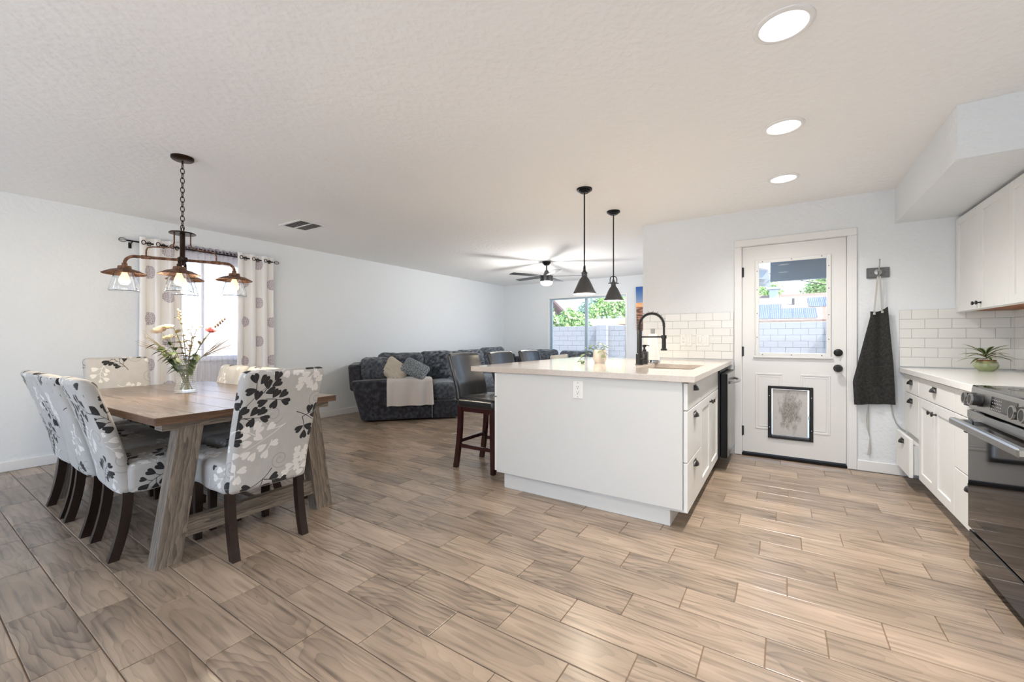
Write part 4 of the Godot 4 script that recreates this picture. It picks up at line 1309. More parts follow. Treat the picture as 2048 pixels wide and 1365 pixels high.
func build_peninsula() -> void:
	var pull := cup_pull()
	var knob := knob_mesh()
	var fx := -0.475 # faces of the doors and drawers
	# shell: end panel, toe kicks and the side towards the stools
	var t := thing("peninsula_base", "white panelled peninsula base under the quartz worktop", "cabinet", Vector3(-1.16, 0, -3.6))
	var o := Vector3(1.16, 0, 3.6)
	var m := mb()
	m.span(o + Vector3(-1.853, 0.117, -2.645), o + Vector3(-0.503, 0.885, -2.625), 0.002)
	put("end_panel", m, M.panel, t)
	m = mb()
	m.span(o + Vector3(-1.80, 0.0, -2.668), o + Vector3(-0.578, 0.117, -2.65), 0.002)
	m.span(o + Vector3(-1.80, 0.0, -4.68), o + Vector3(-1.782, 0.117, -2.668))
	put("toe_kick", m, M.panel, t)
	m = mb()
	m.span(o + Vector3(-1.853, 0.117, -4.685), o + Vector3(-1.10, 0.884, -2.646))
	put("body", m, M.panel, t)
	for i in 3:
		var z0 := -2.63 - 0.66 * (i + 1) + 0.004
		for k in 2:
			m = mb()
			m.span(o + Vector3(-1.879, 0.125 if k == 0 else 0.70, z0), o + Vector3(-1.856, 0.69 if k == 0 else 0.878, z0 + 0.652), 0.002)
			put("drawer_front" if k else "door", m, M.cabinet, t)
	# drawer cabinet
	t = thing("drawer_cabinet", "white three-drawer cabinet at the free end of the peninsula", "cabinet", Vector3(-0.78, 0, -2.87))
	o = Vector3(0.78, 0, 2.87)
	m = mb()
	m.span(o + Vector3(-1.099, 0.10, -3.108), o + Vector3(-0.50, 0.884, -2.646))
	m.span(o + Vector3(-1.099, 0.0, -3.108), o + Vector3(-0.578, 0.10, -2.669))
	put("body", m, M.cabinet, t)
	for y in [[0.715, 0.878], [0.405, 0.710], [0.106, 0.400]]:
		var d := slab_front(t, "drawer", o.x - 0.498, o.x + fx, y[0], y[1], o.z - 3.105, o.z - 2.632)
		put("pull", pull, M.gun_metal, d, Vector3(o.x + fx, y[1] - 0.05, o.z - 2.868))
	# sink cabinet
	t = thing("sink_cabinet", "white two-door sink cabinet beside the dishwasher", "cabinet", Vector3(-0.78, 0, -3.55))
	o = Vector3(0.78, 0, 3.55)
	m = mb()
	m.span(o + Vector3(-1.099, 0.10, -3.992), o + Vector3(-1.08, 0.884, -3.109))
	m.span(o + Vector3(-0.52, 0.10, -3.992), o + Vector3(-0.50, 0.884, -3.109))
	m.span(o + Vector3(-1.08, 0.10, -3.992), o + Vector3(-0.52, 0.12, -3.109))
	m.span(o + Vector3(-1.099, 0.0, -3.992), o + Vector3(-0.578, 0.10, -3.109))
	put("body", m, M.cabinet, t)
	slab_front(t, "drawer_front", o.x - 0.498, o.x + fx, 0.715, 0.878, o.z - 3.988, o.z - 3.112)
	for q in [[-3.549, -3.112, -3.51], [-3.988, -3.552, -3.59]]:
		var d := shaker_front(t, o.x - 0.498, o.x + fx, 0.106, 0.710, o.z + q[0], o.z + q[1], 1.0)
		put("knob", knob, M.gun_metal, d, Vector3(o.x + fx, 0.66, o.z + q[2]))
	# dishwasher
	t = thing("dishwasher", "dark stainless dishwasher between sink cabinet and tiled wall", "dishwasher", Vector3(-0.78, 0, -4.3))
	o = Vector3(0.78, 0, 4.3)
	m = mb()
	m.span(o + Vector3(-1.08, 0.10, -4.60), o + Vector3(-0.46, 0.868, -4.0), 0.004)
	m.span(o + Vector3(-1.08, 0.0, -4.60), o + Vector3(-0.56, 0.10, -4.0))
	put("body", m, M.matte_black, t)
	m = mb()
	m.span(o + Vector3(-0.458, 0.115, -4.598), o + Vector3(-0.405, 0.845, -4.002), 0.006)
	put("door", m, M.black_metal, t)
	m = mb()
	m.span(o + Vector3(-0.405, 0.125, -4.596), o + Vector3(-0.398, 0.84, -4.004), 0.003)
	put("front_sheet", m, M.steel, t)
	m = mb()
	var hp := []
	for i in 17:
		var u := i / 16.0
		hp.append(o + Vector3(-0.395 + 0.058 * sin(PI * u), 0.765, lerpf(-4.56, -4.04, u)))
	m.tube(hp, 0.013, 10)
	put("handle", m, M.chrome, t)
	# worktop with the sink cut-out
	m = mb()
	var x0 := -2.09; var x1 := -0.431; var z0 := DOOR_Z + 0.002; var z1 := -2.60
	var a0 := -0.955; var a1 := -0.545; var b0 := -3.80; var b1 := -3.13
	m.span(Vector3(x0, 0.885, b1), Vector3(x1, 0.925, z1), 0.003)
	m.span(Vector3(x0, 0.885, z0), Vector3(x1, 0.925, b0), 0.003)
	m.span(Vector3(x0, 0.885, b0 - 0.003), Vector3(a0, 0.925, b1 + 0.003), 0.003)
	m.span(Vector3(a1, 0.885, b0 - 0.003), Vector3(x1, 0.925, b1 + 0.003), 0.003)
	tag(put("quartz_worktop", m, M.quartz), "cream speckled quartz worktop of the peninsula", "worktop")
	# undermount sink
	t = thing("undermount_sink", "cream undermount sink sunk into the peninsula worktop", "sink", Vector3(-0.75, 0.70, -3.465))
	o = Vector3(0.75, -0.70, 3.465)
	m = mb()
	m.span(o + Vector3(a0 - 0.02, 0.70, b0 - 0.02), o + Vector3(a1 + 0.02, 0.712, b1 + 0.02))
	m.span(o + Vector3(a0 - 0.02, 0.712, b0 - 0.02), o + Vector3(a0, 0.884, b1 + 0.02))
	m.span(o + Vector3(a1, 0.712, b0 - 0.02), o + Vector3(a1 + 0.02, 0.884, b1 + 0.02))
	m.span(o + Vector3(a0, 0.712, b0 - 0.02), o + Vector3(a1, 0.884, b0))
	m.span(o + Vector3(a0, 0.712, b1), o + Vector3(a1, 0.884, b1 + 0.02))
	put("basin", m, M.quartz, t)
	m = mb(); m.lathe([Vector2(0.045, 0.012), Vector2(0.045, 0.016), Vector2(0.03, 0.013), Vector2(0, 0.013)], Vector3(0, 0, 0), 20)
	put("drain", m, M.chrome, t)
	# faucet with a coiled hose
	t = thing("spring_faucet", "matte black spring neck faucet beside the sink", "faucet", Vector3(-1.02, 0.925, -3.534))
	m = mb()
	m.lathe([Vector2(0.034, 0), Vector2(0.034, 0.006), Vector2(0.0285, 0.008), Vector2(0.0285, 0.09), Vector2(0.0205, 0.094), Vector2(0.0205, 0.285), Vector2(0.018, 0.29), Vector2(0.0, 0.29)], Vector3.ZERO, 24)
	put("base", m, M.matte_black, t)
	var arc := []
	for i in 41:
		var u := i / 40.0
		if u < 0.15: arc.append(Vector3(0, lerpf(0.285, 0.33, u / 0.15), 0))
		elif u > 0.85: arc.append(Vector3(0.2, lerpf(0.33, 0.235, (u - 0.85) / 0.15), 0))
		else:
			var a := PI * (1.0 - (u - 0.15) / 0.70)
			arc.append(Vector3(0.1 + 0.1 * cos(a), 0.33 + 0.1 * sin(a), 0))
	m = mb(); m.tube(arc, 0.0085, 10)
	put("hose", m, M.matte_black, t)
	m = mb()
	var coil := []
	var turns := 34
	for i in turns * 12 + 1:
		var u := float(i) / (turns * 12)
		var fpos := u * 34.0 + 1.0
		var i0 := int(fpos); var p: Vector3 = arc[i0].lerp(arc[i0 + 1], fpos - i0)
		var tg: Vector3 = (arc[i0 + 1] - arc[i0]).normalized()
		var s1 := Vector3(0, 0, 1); var s2 := tg.cross(s1)
		var an := u * turns * TAU
		coil.append(p + (s1 * cos(an) + s2 * sin(an)) * 0.0125)
	m.tube(coil, 0.002, 5)
	put("spring", m, M.matte_black, t)
	for i in range(6, 33, 3):
		m = mb()
		var p: Vector3 = arc[i]; var tg: Vector3 = (arc[i + 1] - arc[i - 1]).normalized()
		var up := Vector3(0, 0, 1).cross(tg); if up.dot(p - Vector3(0.1, 0.3, 0)) < 0: up = -up
		m.cyl(p + up * 0.012, p + up * 0.023, 0.0018, 0.0018, 6)
		put("spring_clip", m, M.matte_black, t)
	m = mb(); m.tube([Vector3(0, 0.234, 0), Vector3(0.185, 0.234, 0)], 0.0065, 10)
	m.xf = Transform3D(Basis.IDENTITY, Vector3(0.2, 0.234, 0))
	m.lathe([Vector2(0.017, -0.014), Vector2(0.021, -0.014), Vector2(0.021, 0.014), Vector2(0.017, 0.014)], Vector3.ZERO, 20)
	put("hose_holder", m, M.matte_black, t)
	m = mb()
	m.lathe([Vector2(0.0, 0.122), Vector2(0.024, 0.122), Vector2(0.025, 0.134), Vector2(0.017, 0.14), Vector2(0.016, 0.215), Vector2(0.012, 0.24), Vector2(0.0, 0.245)], Vector3(0.2, 0, 0), 20)
	put("spray_head", m, M.matte_black, t)
	m = mb()
	m.tube([Vector3(0.02, 0.05, 0.012), Vector3(0.05, 0.05, 0.03), Vector3(0.062, 0.052, 0.036)], 0.012, 12)
	m.tube([Vector3(0.06, 0.05, 0.036), Vector3(0.075, 0.085, 0.042)], 0.005, 8)
	put("handle", m, M.matte_black, t)
	# soap bottles
	t = thing("soap_dispenser", "dark pump soap bottle behind the faucet", "soap dispenser", Vector3(-1.015, 0.925, -3.665))
	m = mb(); m.rbox(Vector3(0, 0.056, 0), Vector3(0.031, 0.056, 0.031), 0.012, 2)
	put("bottle", m, mat(rgb8(52, 52, 56), 0.2), t)
	m = mb(); m.span(Vector3(-0.014, 0.03, 0.0311), Vector3(0.012, 0.085, 0.0316)); m.span(Vector3(0.0311, 0.03, -0.014), Vector3(0.0316, 0.085, 0.012))
	put("label", m, mat(rgb8(96, 94, 92), 0.5), t)
	m = mb()
	m.lathe([Vector2(0.016, 0.112), Vector2(0.016, 0.125), Vector2(0.009, 0.128), Vector2(0.009, 0.145), Vector2(0.017, 0.15), Vector2(0.018, 0.165), Vector2(0.0, 0.168)], Vector3.ZERO, 16)
	m.tube([Vector3(0, 0.159, 0), Vector3(0.03, 0.162, 0), Vector3(0.042, 0.155, 0)], 0.004, 8)
	put("pump", m, M.matte_black, t)
	t = thing("white_bottle", "tall tapering white bottle standing behind the soap dispenser", "bottle", Vector3(-0.985, 0.925, -3.83))
	m = mb()
	m.lathe([Vector2(0.0, 0.0), Vector2(0.062, 0.0), Vector2(0.064, 0.012), Vector2(0.060, 0.03)], Vector3.ZERO, 24)
	put("base_ring", m, M.chrome, t)
	m = mb()
	m.lathe([Vector2(0.060, 0.03), Vector2(0.045, 0.17), Vector2(0.037, 0.25), Vector2(0.030, 0.262), Vector2(0.0, 0.264)], Vector3.ZERO, 24)
	put("body", m, M.white_plastic, t)
	m = mb(); m.lathe([Vector2(0.017, 0.262), Vector2(0.020, 0.305), Vector2(0.018, 0.31), Vector2(0.0, 0.31)], Vector3.ZERO, 18)
	put("cap", m, mat(rgb8(150, 150, 148), 0.4), t)
	# outlet on the end panel
	wall_plate("power_outlet", "white duplex outlet on the peninsula end panel", Vector3(-1.1735, 0.795, -2.625), 0.075, ["outlet"])
	wall_plate("outlet_switch_plate", "white plate with an outlet and a rocker switch on tiles", Vector3(-0.862, 1.13, DOOR_Z + 0.008), 0.115, ["outlet", "rocker"])
	wall_plate("light_switch_plate", "white plate with two light switches on tiles", Vector3(-0.70, 1.13, DOOR_Z + 0.008), 0.125, ["rocker", "split"])

func wall_plate(called: String, label: String, at: Vector3, w: float, slots: Array) -> void: # faces +z
	var t := thing(called, label, "outlet" if slots[0] == "outlet" and slots.size() == 1 else "switch", at)
	var m := mb()
	m.bbox(Vector3(0, 0, 0.003), Vector3(w, 0.12, 0.006), 0.002)
	put("plate", m, M.white_plastic, t)
	for i in slots.size():
		var x: float = (i - (slots.size() - 1) * 0.5) * 0.047
		m = mb()
		m.bbox(Vector3(x, 0, 0.007), Vector3(0.033, 0.066, 0.004), 0.001)
		if slots[i] == "split": m.bbox(Vector3(x, 0.012, 0.0085), Vector3(0.03, 0.003, 0.003), 0.0)
		elif slots[i] == "rocker":
			m.xf = Transform3D(Basis(Vector3.RIGHT, 0.05), Vector3(0, 0, 0.002)); m.bbox(Vector3(x, 0, 0.008), Vector3(0.030, 0.062, 0.003), 0.001)
		var f := put("socket" if slots[i] == "outlet" else "rocker", m, M.white_plastic, t)
		if slots[i] == "outlet":
			for s: float in [-1.0, 1.0]:
				m = mb()
				for k: float in [-0.0065, 0.0065]: m.bbox(Vector3(x + k, s * 0.018 + 0.003, 0.0092), Vector3(0.0022, 0.009, 0.001), 0)
				m.bbox(Vector3(x, s * 0.018 - 0.008, 0.0092), Vector3(0.005, 0.005, 0.001), 0)
				put("slot", m, M.slot, f)
	for s: float in [-1.0, 1.0]:
		m = mb(); m.bbox(Vector3(0, s * 0.048, 0.0062), Vector3(0.006, 0.006, 0.0012), 0)
		put("screw", m, M.steel, t)

func build_kitchen_run() -> void:
	var pull := cup_pull()
	var knob := knob_mesh()
	var fx := 0.835
	var turn := Basis(Vector3.UP, PI)
	# worktop
	var m := mb()
	m.span(Vector3(0.81, 0.865, DOOR_Z + 0.002), Vector3(RIGHT_X, 0.905, -3.02), 0.003)
	tag(put("white_worktop", m, M.quartz_white), "white quartz worktop beside the range", "worktop")
	m = mb()
	m.span(Vector3(0.81, 0.865, -2.20), Vector3(RIGHT_X, 0.905, -0.4), 0.003)
	tag(put("white_worktop", m, M.quartz_white), "white quartz worktop on the side of the range away from the door wall", "worktop")
	# units: narrow drawers, two doors under a drawer, drawers next to the range
	var units := [["narrow_drawer_cabinet", "narrow white three-drawer cabinet in the corner by the door wall", -4.64, -4.21], ["door_cabinet", "white two-door cabinet with a cup-pull drawer above", -4.205, -3.445], ["range_drawer_cabinet", "white drawer cabinet next to the range", -3.44, -3.03]]
	for u in units.size():
		var q: Array = units[u]
		var c := Vector3(1.15, 0, (q[2] + q[3]) * 0.5)
		var t := thing(q[0], q[1], "cabinet", c)
		m = mb()
		m.span(Vector3(fx + 0.024, 0.10, q[2]) - c, Vector3(RIGHT_X - 0.002, 0.864, q[3]) - c)
		m.span(Vector3(fx + 0.09, 0.0, q[2]) - c, Vector3(RIGHT_X - 0.002, 0.10, q[3]) - c)
		put("body", m, M.cabinet, t)
		if u == 0:
			m = mb(); m.span(Vector3(fx + 0.022, 0.10, DOOR_Z + 0.002) - c, Vector3(fx + 0.05, 0.864, q[2] + 0.002) - c)
			put("filler", m, M.cabinet, t)
		var z0: float = q[2] + 0.003 - c.z; var z1: float = q[3] - 0.003 - c.z
		var rows := [[0.715, 0.855], [0.40, 0.71], [0.107, 0.395]]
		if u == 1: rows = [[0.715, 0.855]]
		for r in rows.size():
			var y: Array = rows[r]
			var slide := 0.05 if u == 0 and r == 2 else 0.0
			if u == 2 and r > 0: slide = 0.0
			m = mb()
			m.span(Vector3(fx - slide, y[0], z0) - Vector3(c.x, 0, 0), Vector3(fx + 0.022 - slide, y[1], z1) - Vector3(c.x, 0, 0), 0.0022)
			if slide > 0.0: m.span(Vector3(fx - 0.03 - c.x, y[0] + 0.02, z0 + 0.02), Vector3(fx + 0.022 - c.x, y[1] - 0.05, z1 - 0.02))
			var d := put("drawer", m, M.cabinet, t)
			var p := put("pull", pull, M.gun_metal if u else M.matte_black, d, Vector3(fx - slide - c.x, y[1] - 0.055, 0.0 if u != 2 else 0.05))
			p.basis = turn
		if u == 1:
			for k in 2:
				var dz0 := lerpf(z0, z1, 0.5 * k) + 0.001; var dz1 := lerpf(z0, z1, 0.5 * (k + 1)) - 0.001
				var d := shaker_front(t, fx - c.x, fx + 0.022 - c.x, 0.107, 0.710, dz0, dz1, -1.0)
				var kn := put("knob", knob, M.gun_metal, d, Vector3(fx - c.x, 0.645, dz1 - 0.04 if k == 0 else dz0 + 0.04))
				kn.basis = turn
	# wall cabinets
	var ux := 1.144
	var us := [[-4.682, -4.218, -4.25], [-4.214, -3.752, -4.182], [-3.748, -3.286, -3.33], [-3.282, -2.98, -3.24]]
	for i in 2:
		var za: float = us[i * 2][0]; var zb: float = us[i * 2 + 1][1]
		var c := Vector3(1.30, 1.35, (za + zb) * 0.5)
		var t := thing("wall_cabinet", ["white two-door wall cabinet in the corner under the soffit", "white wall cabinet next to the corner wall cabinet"][i], "cabinet", c)
		m = mb()
		m.span(Vector3(ux + 0.022, 1.365, za) - c, Vector3(RIGHT_X - 0.002, 2.085, zb) - c)
		put("body", m, M.cabinet, t)
		m = mb(); m.span(Vector3(ux + 0.03, 1.358, za + 0.012) - c, Vector3(RIGHT_X - 0.004, 1.366, zb - 0.012) - c)
		put("underside", m, M.raw_wood, t)
		m = mb()
		m.span(Vector3(ux + 0.022, 1.35, za) - c, Vector3(ux + 0.038, 1.372, zb) - c, 0.001)
		put("bottom_rail", m, M.cabinet, t)
		for k in 2:
			var q: Array = us[i * 2 + k]
			var d := shaker_front(t, ux - c.x, ux + 0.021 - c.x, 0.004, 0.736, q[0] - c.z, q[1] - c.z, -1.0, 0.055)
			var kn := put("knob", knob, M.matte_black, d, Vector3(ux - c.x, 0.045, q[2] - c.z))
			kn.basis = turn

func build_range() -> void:
	var z0 := -2.995; var z1 := -2.235
	var fx := 0.785
	var c := Vector3(1.12, 0, (z0 + z1) * 0.5)
	var t := thing("electric_range", "black and stainless slide-in electric range between white worktops", "range", c)
	var w := z1 - z0
	var zz := [-w / 2, w / 2]
	var m := mb()
	m.span(Vector3(fx + 0.03 - c.x, 0.05, zz[0]), Vector3(RIGHT_X - 0.01 - c.x, 0.895, zz[1]), 0.004)
	put("body", m, M.matte_black, t)
	m = mb()
	m.span(Vector3(fx + 0.005 - c.x, 0.895, zz[0] - 0.004), Vector3(RIGHT_X - 0.01 - c.x, 0.912, zz[1] + 0.004), 0.004)
	var top := put("cooktop", m, M.black_glass, t)
	for q in [[0.93, 0.19, 0.10], [0.93, -0.19, 0.075], [1.25, 0.19, 0.075], [1.25, -0.19, 0.10]]:
		m = mb()
		m.lathe([Vector2(q[2], 0.9122), Vector2(q[2], 0.9126), Vector2(q[2] - 0.004, 0.9126), Vector2(q[2] - 0.004, 0.9122)], Vector3(q[0] - c.x, 0, q[1]), 32)
		m.lathe([Vector2(q[2] * 0.6, 0.9122), Vector2(q[2] * 0.6, 0.9126), Vector2(q[2] * 0.6 - 0.003, 0.9126), Vector2(q[2] * 0.6 - 0.003, 0.9122)], Vector3(q[0] - c.x, 0, q[1]), 32)
		put("burner_ring", m, M.dark_steel, top)
	# control panel, leaning back a little
	m = mb()
	m.xf = Transform3D(Basis(Vector3.BACK, -0.10), Vector3(fx - c.x, 0.85, 0))
	m.bbox(Vector3(0.012, 0, 0), Vector3(0.03, 0.108, w), 0.004)
	var cp := put("control_panel", m, M.steel, t)
	m = mb(); m.xf = Transform3D(Basis(Vector3.BACK, -0.10), Vector3(fx - c.x, 0.85, 0))
	m.bbox(Vector3(-0.0035, 0.002, -0.005), Vector3(0.002, 0.062, 0.25), 0.0008)
	put("display", m, M.screen, cp)
	m = mb(); m.xf = Transform3D(Basis(Vector3.BACK, -0.10), Vector3(fx - c.x, 0.85, 0))
	for i in 6:
		for k in 4: m.bbox(Vector3(-0.0047, 0.02 - k * 0.014, -0.11 + i * 0.017), Vector3(0.0004, 0.003, 0.005), 0)
	put("key_marks", m, M.display_marks, cp)
	for z: float in [-0.315, -0.235, 0.195, 0.28]:
		m = mb()
		m.xf = Transform3D(Basis(Vector3.BACK, PI / 2 - 0.10), Vector3(fx - 0.004 - c.x, 0.85, z))
		m.lathe([Vector2(0.029, 0), Vector2(0.029, 0.01), Vector2(0.026, 0.012), Vector2(0.026, 0.036), Vector2(0.0235, 0.04)], Vector3.ZERO, 28)
		m.disc(Vector3(0, 0.04, 0), 0.0235)
		var kb := put("knob", m, M.matte_black, cp)
		m = mb(); m.xf = Transform3D(Basis(Vector3.BACK, PI / 2 - 0.10), Vector3(fx - 0.004 - c.x, 0.85, z))
		m.lathe([Vector2(0.0275, 0.034), Vector2(0.0275, 0.041), Vector2(0.0225, 0.041), Vector2(0.0225, 0.040)], Vector3.ZERO, 28)
		put("knob_ring", m, M.steel, kb)
	# oven door
	m = mb(); m.span(Vector3(fx - 0.012 - c.x, 0.205, zz[0] + 0.002), Vector3(fx + 0.03 - c.x, 0.79, zz[1] - 0.002), 0.005)
	var dr := put("oven_door", m, M.oven_glass, t)
	m = mb()
	m.span(Vector3(fx - 0.082 - c.x, 0.712, zz[0] + 0.01), Vector3(fx - 0.052 - c.x, 0.746, zz[1] - 0.01), 0.006)
	for z in [zz[0] + 0.05, zz[1] - 0.05]: m.span(Vector3(fx - 0.056 - c.x, 0.716, z - 0.02), Vector3(fx - 0.011 - c.x, 0.742, z + 0.02), 0.003)
	put("handle", m, M.steel, dr)
	m = mb(); m.span(Vector3(fx - 0.014 - c.x, 0.752, zz[0] + 0.002), Vector3(fx - 0.011 - c.x, 0.788, zz[1] - 0.002), 0.001)
	put("door_top_trim", m, M.steel, dr)
	m = mb(); m.span(Vector3(fx - 0.008 - c.x, 0.052, zz[0] + 0.002), Vector3(fx + 0.03 - c.x, 0.193, zz[1] - 0.002), 0.004)
	put("drawer", m, M.oven_glass, t)
	for q in [[0.80, zz[0] + 0.04], [0.80, zz[1] - 0.04], [1.40, zz[0] + 0.04], [1.40, zz[1] - 0.04]]:
		m = mb(); m.cyl(Vector3(q[0] + 0.04 - c.x, 0.0, q[1]), Vector3(q[0] + 0.04 - c.x, 0.05, q[1]), 0.018, -1, 12)
		put("foot", m, M.matte_black, t)
	# unit on the near side of the range
	var n := thing("near_range_cabinet", "white base cabinet on the side of the range away from the door wall", "cabinet", Vector3(1.15, 0, -1.3))
	m = mb(); m.span(Vector3(0.86 - 1.15, 0.10, -0.9), Vector3(RIGHT_X - 0.002 - 1.15, 0.864, 0.9)); m.span(Vector3(0.93 - 1.15, 0.0, -0.9), Vector3(RIGHT_X - 0.002 - 1.15, 0.10, 0.9))
	put("body", m, M.cabinet, n)
	for k in 4: shaker_front(n, 0.835 - 1.15, 0.857 - 1.15, 0.107, 0.855, -0.9 + k * 0.45 + 0.003, -0.9 + (k + 1) * 0.45 - 0.003, -1.0)

# ---------------------------------------------------------------- lamps, fan, vent

func omni(parent: Node3D, at: Vector3, energy: float, color: Color, size: float) -> void:
	var l := OmniLight3D.new()
	l.name = "glow"
	l.light_energy = energy
	l.light_color = color
	l.light_size = size
	l.omni_range = 16.0
	l.omni_attenuation = 2.0
	l.shadow_enabled = true
	l.position = at
	parent.add_child(l, true)

func build_lamps() -> void:
	# recessed ceiling lights, one row along the kitchen aisle
	var m := mb()
	m.lathe([Vector2(0.107, 0.0), Vector2(0.107, -0.004), Vector2(0.098, -0.009), Vector2(0.086, -0.007), Vector2(0.084, -0.002)].map(func(p): return p), Vector3.ZERO, 40)
	var ring := m.mesh()
	m = mb()
	m.lathe([Vector2(0.0, -0.0035), Vector2(0.05, -0.0035), Vector2(0.085, -0.003)], Vector3.ZERO, 36)
	var lens_mesh := m.mesh()
	var where := ["above the back door end of the aisle", "between the other two ceiling lights of the aisle", "above the range end of the aisle", "behind the range end", "over the open floor by the patio door"]
	var zs := [-3.905, -2.955, -2.0, -1.05, -0.1]
	for i in zs.size():
		var t := thing("recessed_light", "round white recessed ceiling light " + where[i], "ceiling light", Vector3(0.0, CEIL, zs[i]), 0.0, "recessed lights along the kitchen aisle")
		put("trim_ring", ring, M.trim, t)
		put("lens", lens_mesh, M.lamp_white, t)
		var s := SpotLight3D.new()
		s.name = "beam"
		s.light_energy = 2.6
		s.light_color = Color(1.0, 0.985, 0.965)
		s.light_size = 0.07
		s.spot_range = 14.0
		s.spot_attenuation = 2.0
		s.spot_angle = 70.0
		s.shadow_enabled = true
		s.position = Vector3(0, -0.014, 0)
		s.rotation.x = -PI / 2
		t.add_child(s, true)
	# chandelier
	var c := thing("chandelier", "rust brown four-light chandelier with clear glass shades over the dining table", "chandelier", Vector3(-3.5, CEIL, -1.172))
	m = mb()
	m.lathe([Vector2(0.066, 0.0), Vector2(0.066, -0.014), Vector2(0.058, -0.022), Vector2(0.02, -0.026), Vector2(0.0, -0.026)], Vector3.ZERO, 32)
	m.cyl(Vector3(0, -0.026, 0), Vector3(0, -0.05, 0), 0.006, -1, 8)
	put("canopy", m, M.bronze, c)
	m = mb()
	var y := -0.045
	var k := 0
	while y > -0.475:
		var pts := []
		var tw := 0.011; var hh := 0.021
		for i in 16:
			var a := TAU * i / 16
			var q := Vector3(cos(a) * tw, y - hh * 0.86 + sin(a) * hh, 0)
			if k % 2: q = Vector3(0, q.y, q.x)
			pts.append(q)
		m.tube(pts, 0.0026, 6, false, true)
		y -= 0.033; k += 1
	put("chain", m, M.bronze, c)
	m = mb()
	var lp := []
	for i in 18:
		var a := TAU * i / 18; lp.append(Vector3(cos(a) * 0.019, -0.505 + sin(a) * 0.019, 0))
	m.tube(lp, 0.003, 6, false, true)
	m.lathe([Vector2(0.0, -0.535), Vector2(0.075, -0.535), Vector2(0.077, -0.531), Vector2(0.072, -0.526), Vector2(0.012, -0.522), Vector2(0.0, -0.52)], Vector3.ZERO, 32)
	m.cyl(Vector3(0, -0.535, 0), Vector3(0, -0.70, 0), 0.0155, -1, 16)
	m.bbox(Vector3(0, -0.712, 0), Vector3(0.05, 0.034, 0.05), 0.006)
	m.cyl(Vector3(0, -0.729, 0), Vector3(0, -0.752, 0), 0.018, 0.010, 14)
	put("column", m, M.bronze, c)
	# two long and two short arms, at right angles
	var ax1 := Vector3(0.42, 0, -0.9075).normalized()
	var ax2 := Vector3(0.9075, 0, 0.42).normalized()
	var arms := [[ax1, 0.30], [-ax1, 0.30], [ax2, 0.145], [-ax2, 0.145]]
	for q in arms:
		var d: Vector3 = q[0]; var r: float = q[1]
		m = mb()
		var p := [Vector3(0, -0.715, 0), d * (r - 0.05) + Vector3(0, -0.715, 0)]
		for i in 7:
			var a := PI / 2 * i / 6
			p.append(d * (r - 0.05 + 0.05 * sin(a)) + Vector3(0, -0.715 - 0.05 * (1 - cos(a)), 0))
		m.tube(p, 0.0095, 10)
		m.cyl(d * r + Vector3(0, -0.765, 0), d * r + Vector3(0, -0.785, 0), 0.015, -1, 12)
		if r > 0.2:
			m.cyl(d * (r * 0.56) + Vector3(0, -0.715, 0), d * (r * 0.72) + Vector3(0, -0.715, 0), 0.0125, -1, 12)
			m.tube([d * 0.045 + Vector3(0, -0.535, 0), d * 0.045 + Vector3(0, -0.60, 0), d * 0.052 + Vector3(0, -0.625, 0), d * 0.075 + Vector3(0, -0.635, 0), d * 0.16 + Vector3(0, -0.642, 0), d * 0.185 + Vector3(0, -0.65, 0), d * 0.192 + Vector3(0, -0.67, 0), d * 0.192 + Vector3(0, -0.715, 0)], 0.0045, 8)
		else:
			m.tube([d * 0.03 + Vector3(0, -0.60, 0), d * 0.035 + Vector3(0, -0.66, 0), d * 0.06 + Vector3(0, -0.67, 0), d * 0.064 + Vector3(0, -0.715, 0)], 0.0045, 8)
		var arm := put("arm", m, M.bronze if r < 0.2 else M.rust, c)
		m = mb()
		m.lathe([Vector2(0.112, -0.838), Vector2(0.1145, -0.834), Vector2(0.072, -0.812), Vector2(0.036, -0.802), Vector2(0.034, -0.784), Vector2(0.0, -0.782)], d * r, 36)
		m.lathe([Vector2(0.0, -0.806), Vector2(0.036, -0.806), Vector2(0.072, -0.816), Vector2(0.112, -0.838)], d * r, 36)
		var sh := put("shade", m, M.rust, c)
		m = mb()
		m.lathe([Vector2(0.0, -0.9505), Vector2(0.0765, -0.9505), Vector2(0.079, -0.947), Vector2(0.079, -0.943), Vector2(0.070, -0.905), Vector2(0.056, -0.85), Vector2(0.046, -0.814), Vector2(0.043, -0.814), Vector2(0.053, -0.85), Vector2(0.067, -0.905), Vector2(0.0755, -0.943), Vector2(0.0745, -0.9465), Vector2(0.0, -0.9465)], d * r, 48, 0.018, 8)
		put("glass", m, M.lamp_glass, sh)
		m = mb()
		m.lathe([Vector2(0.0, -0.912), Vector2(0.017, -0.908), Vector2(0.028, -0.892), Vector2(0.030, -0.876), Vector2(0.022, -0.852), Vector2(0.014, -0.832), Vector2(0.013, -0.812)], d * r, 20)
		put("bulb", m, M.bulb, sh)
		omni(c, d * r + Vector3(0, -0.985, 0), 0.3, Color(1.0, 0.93, 0.82), 0.025)
	# pendants over the peninsula
	var pl := [[Vector3(-1.402, CEIL, -3.264), "grey metal cone pendant over the free end of the peninsula"], [Vector3(-1.408, CEIL, -3.995), "grey metal cone pendant over the wall end of the peninsula"]]
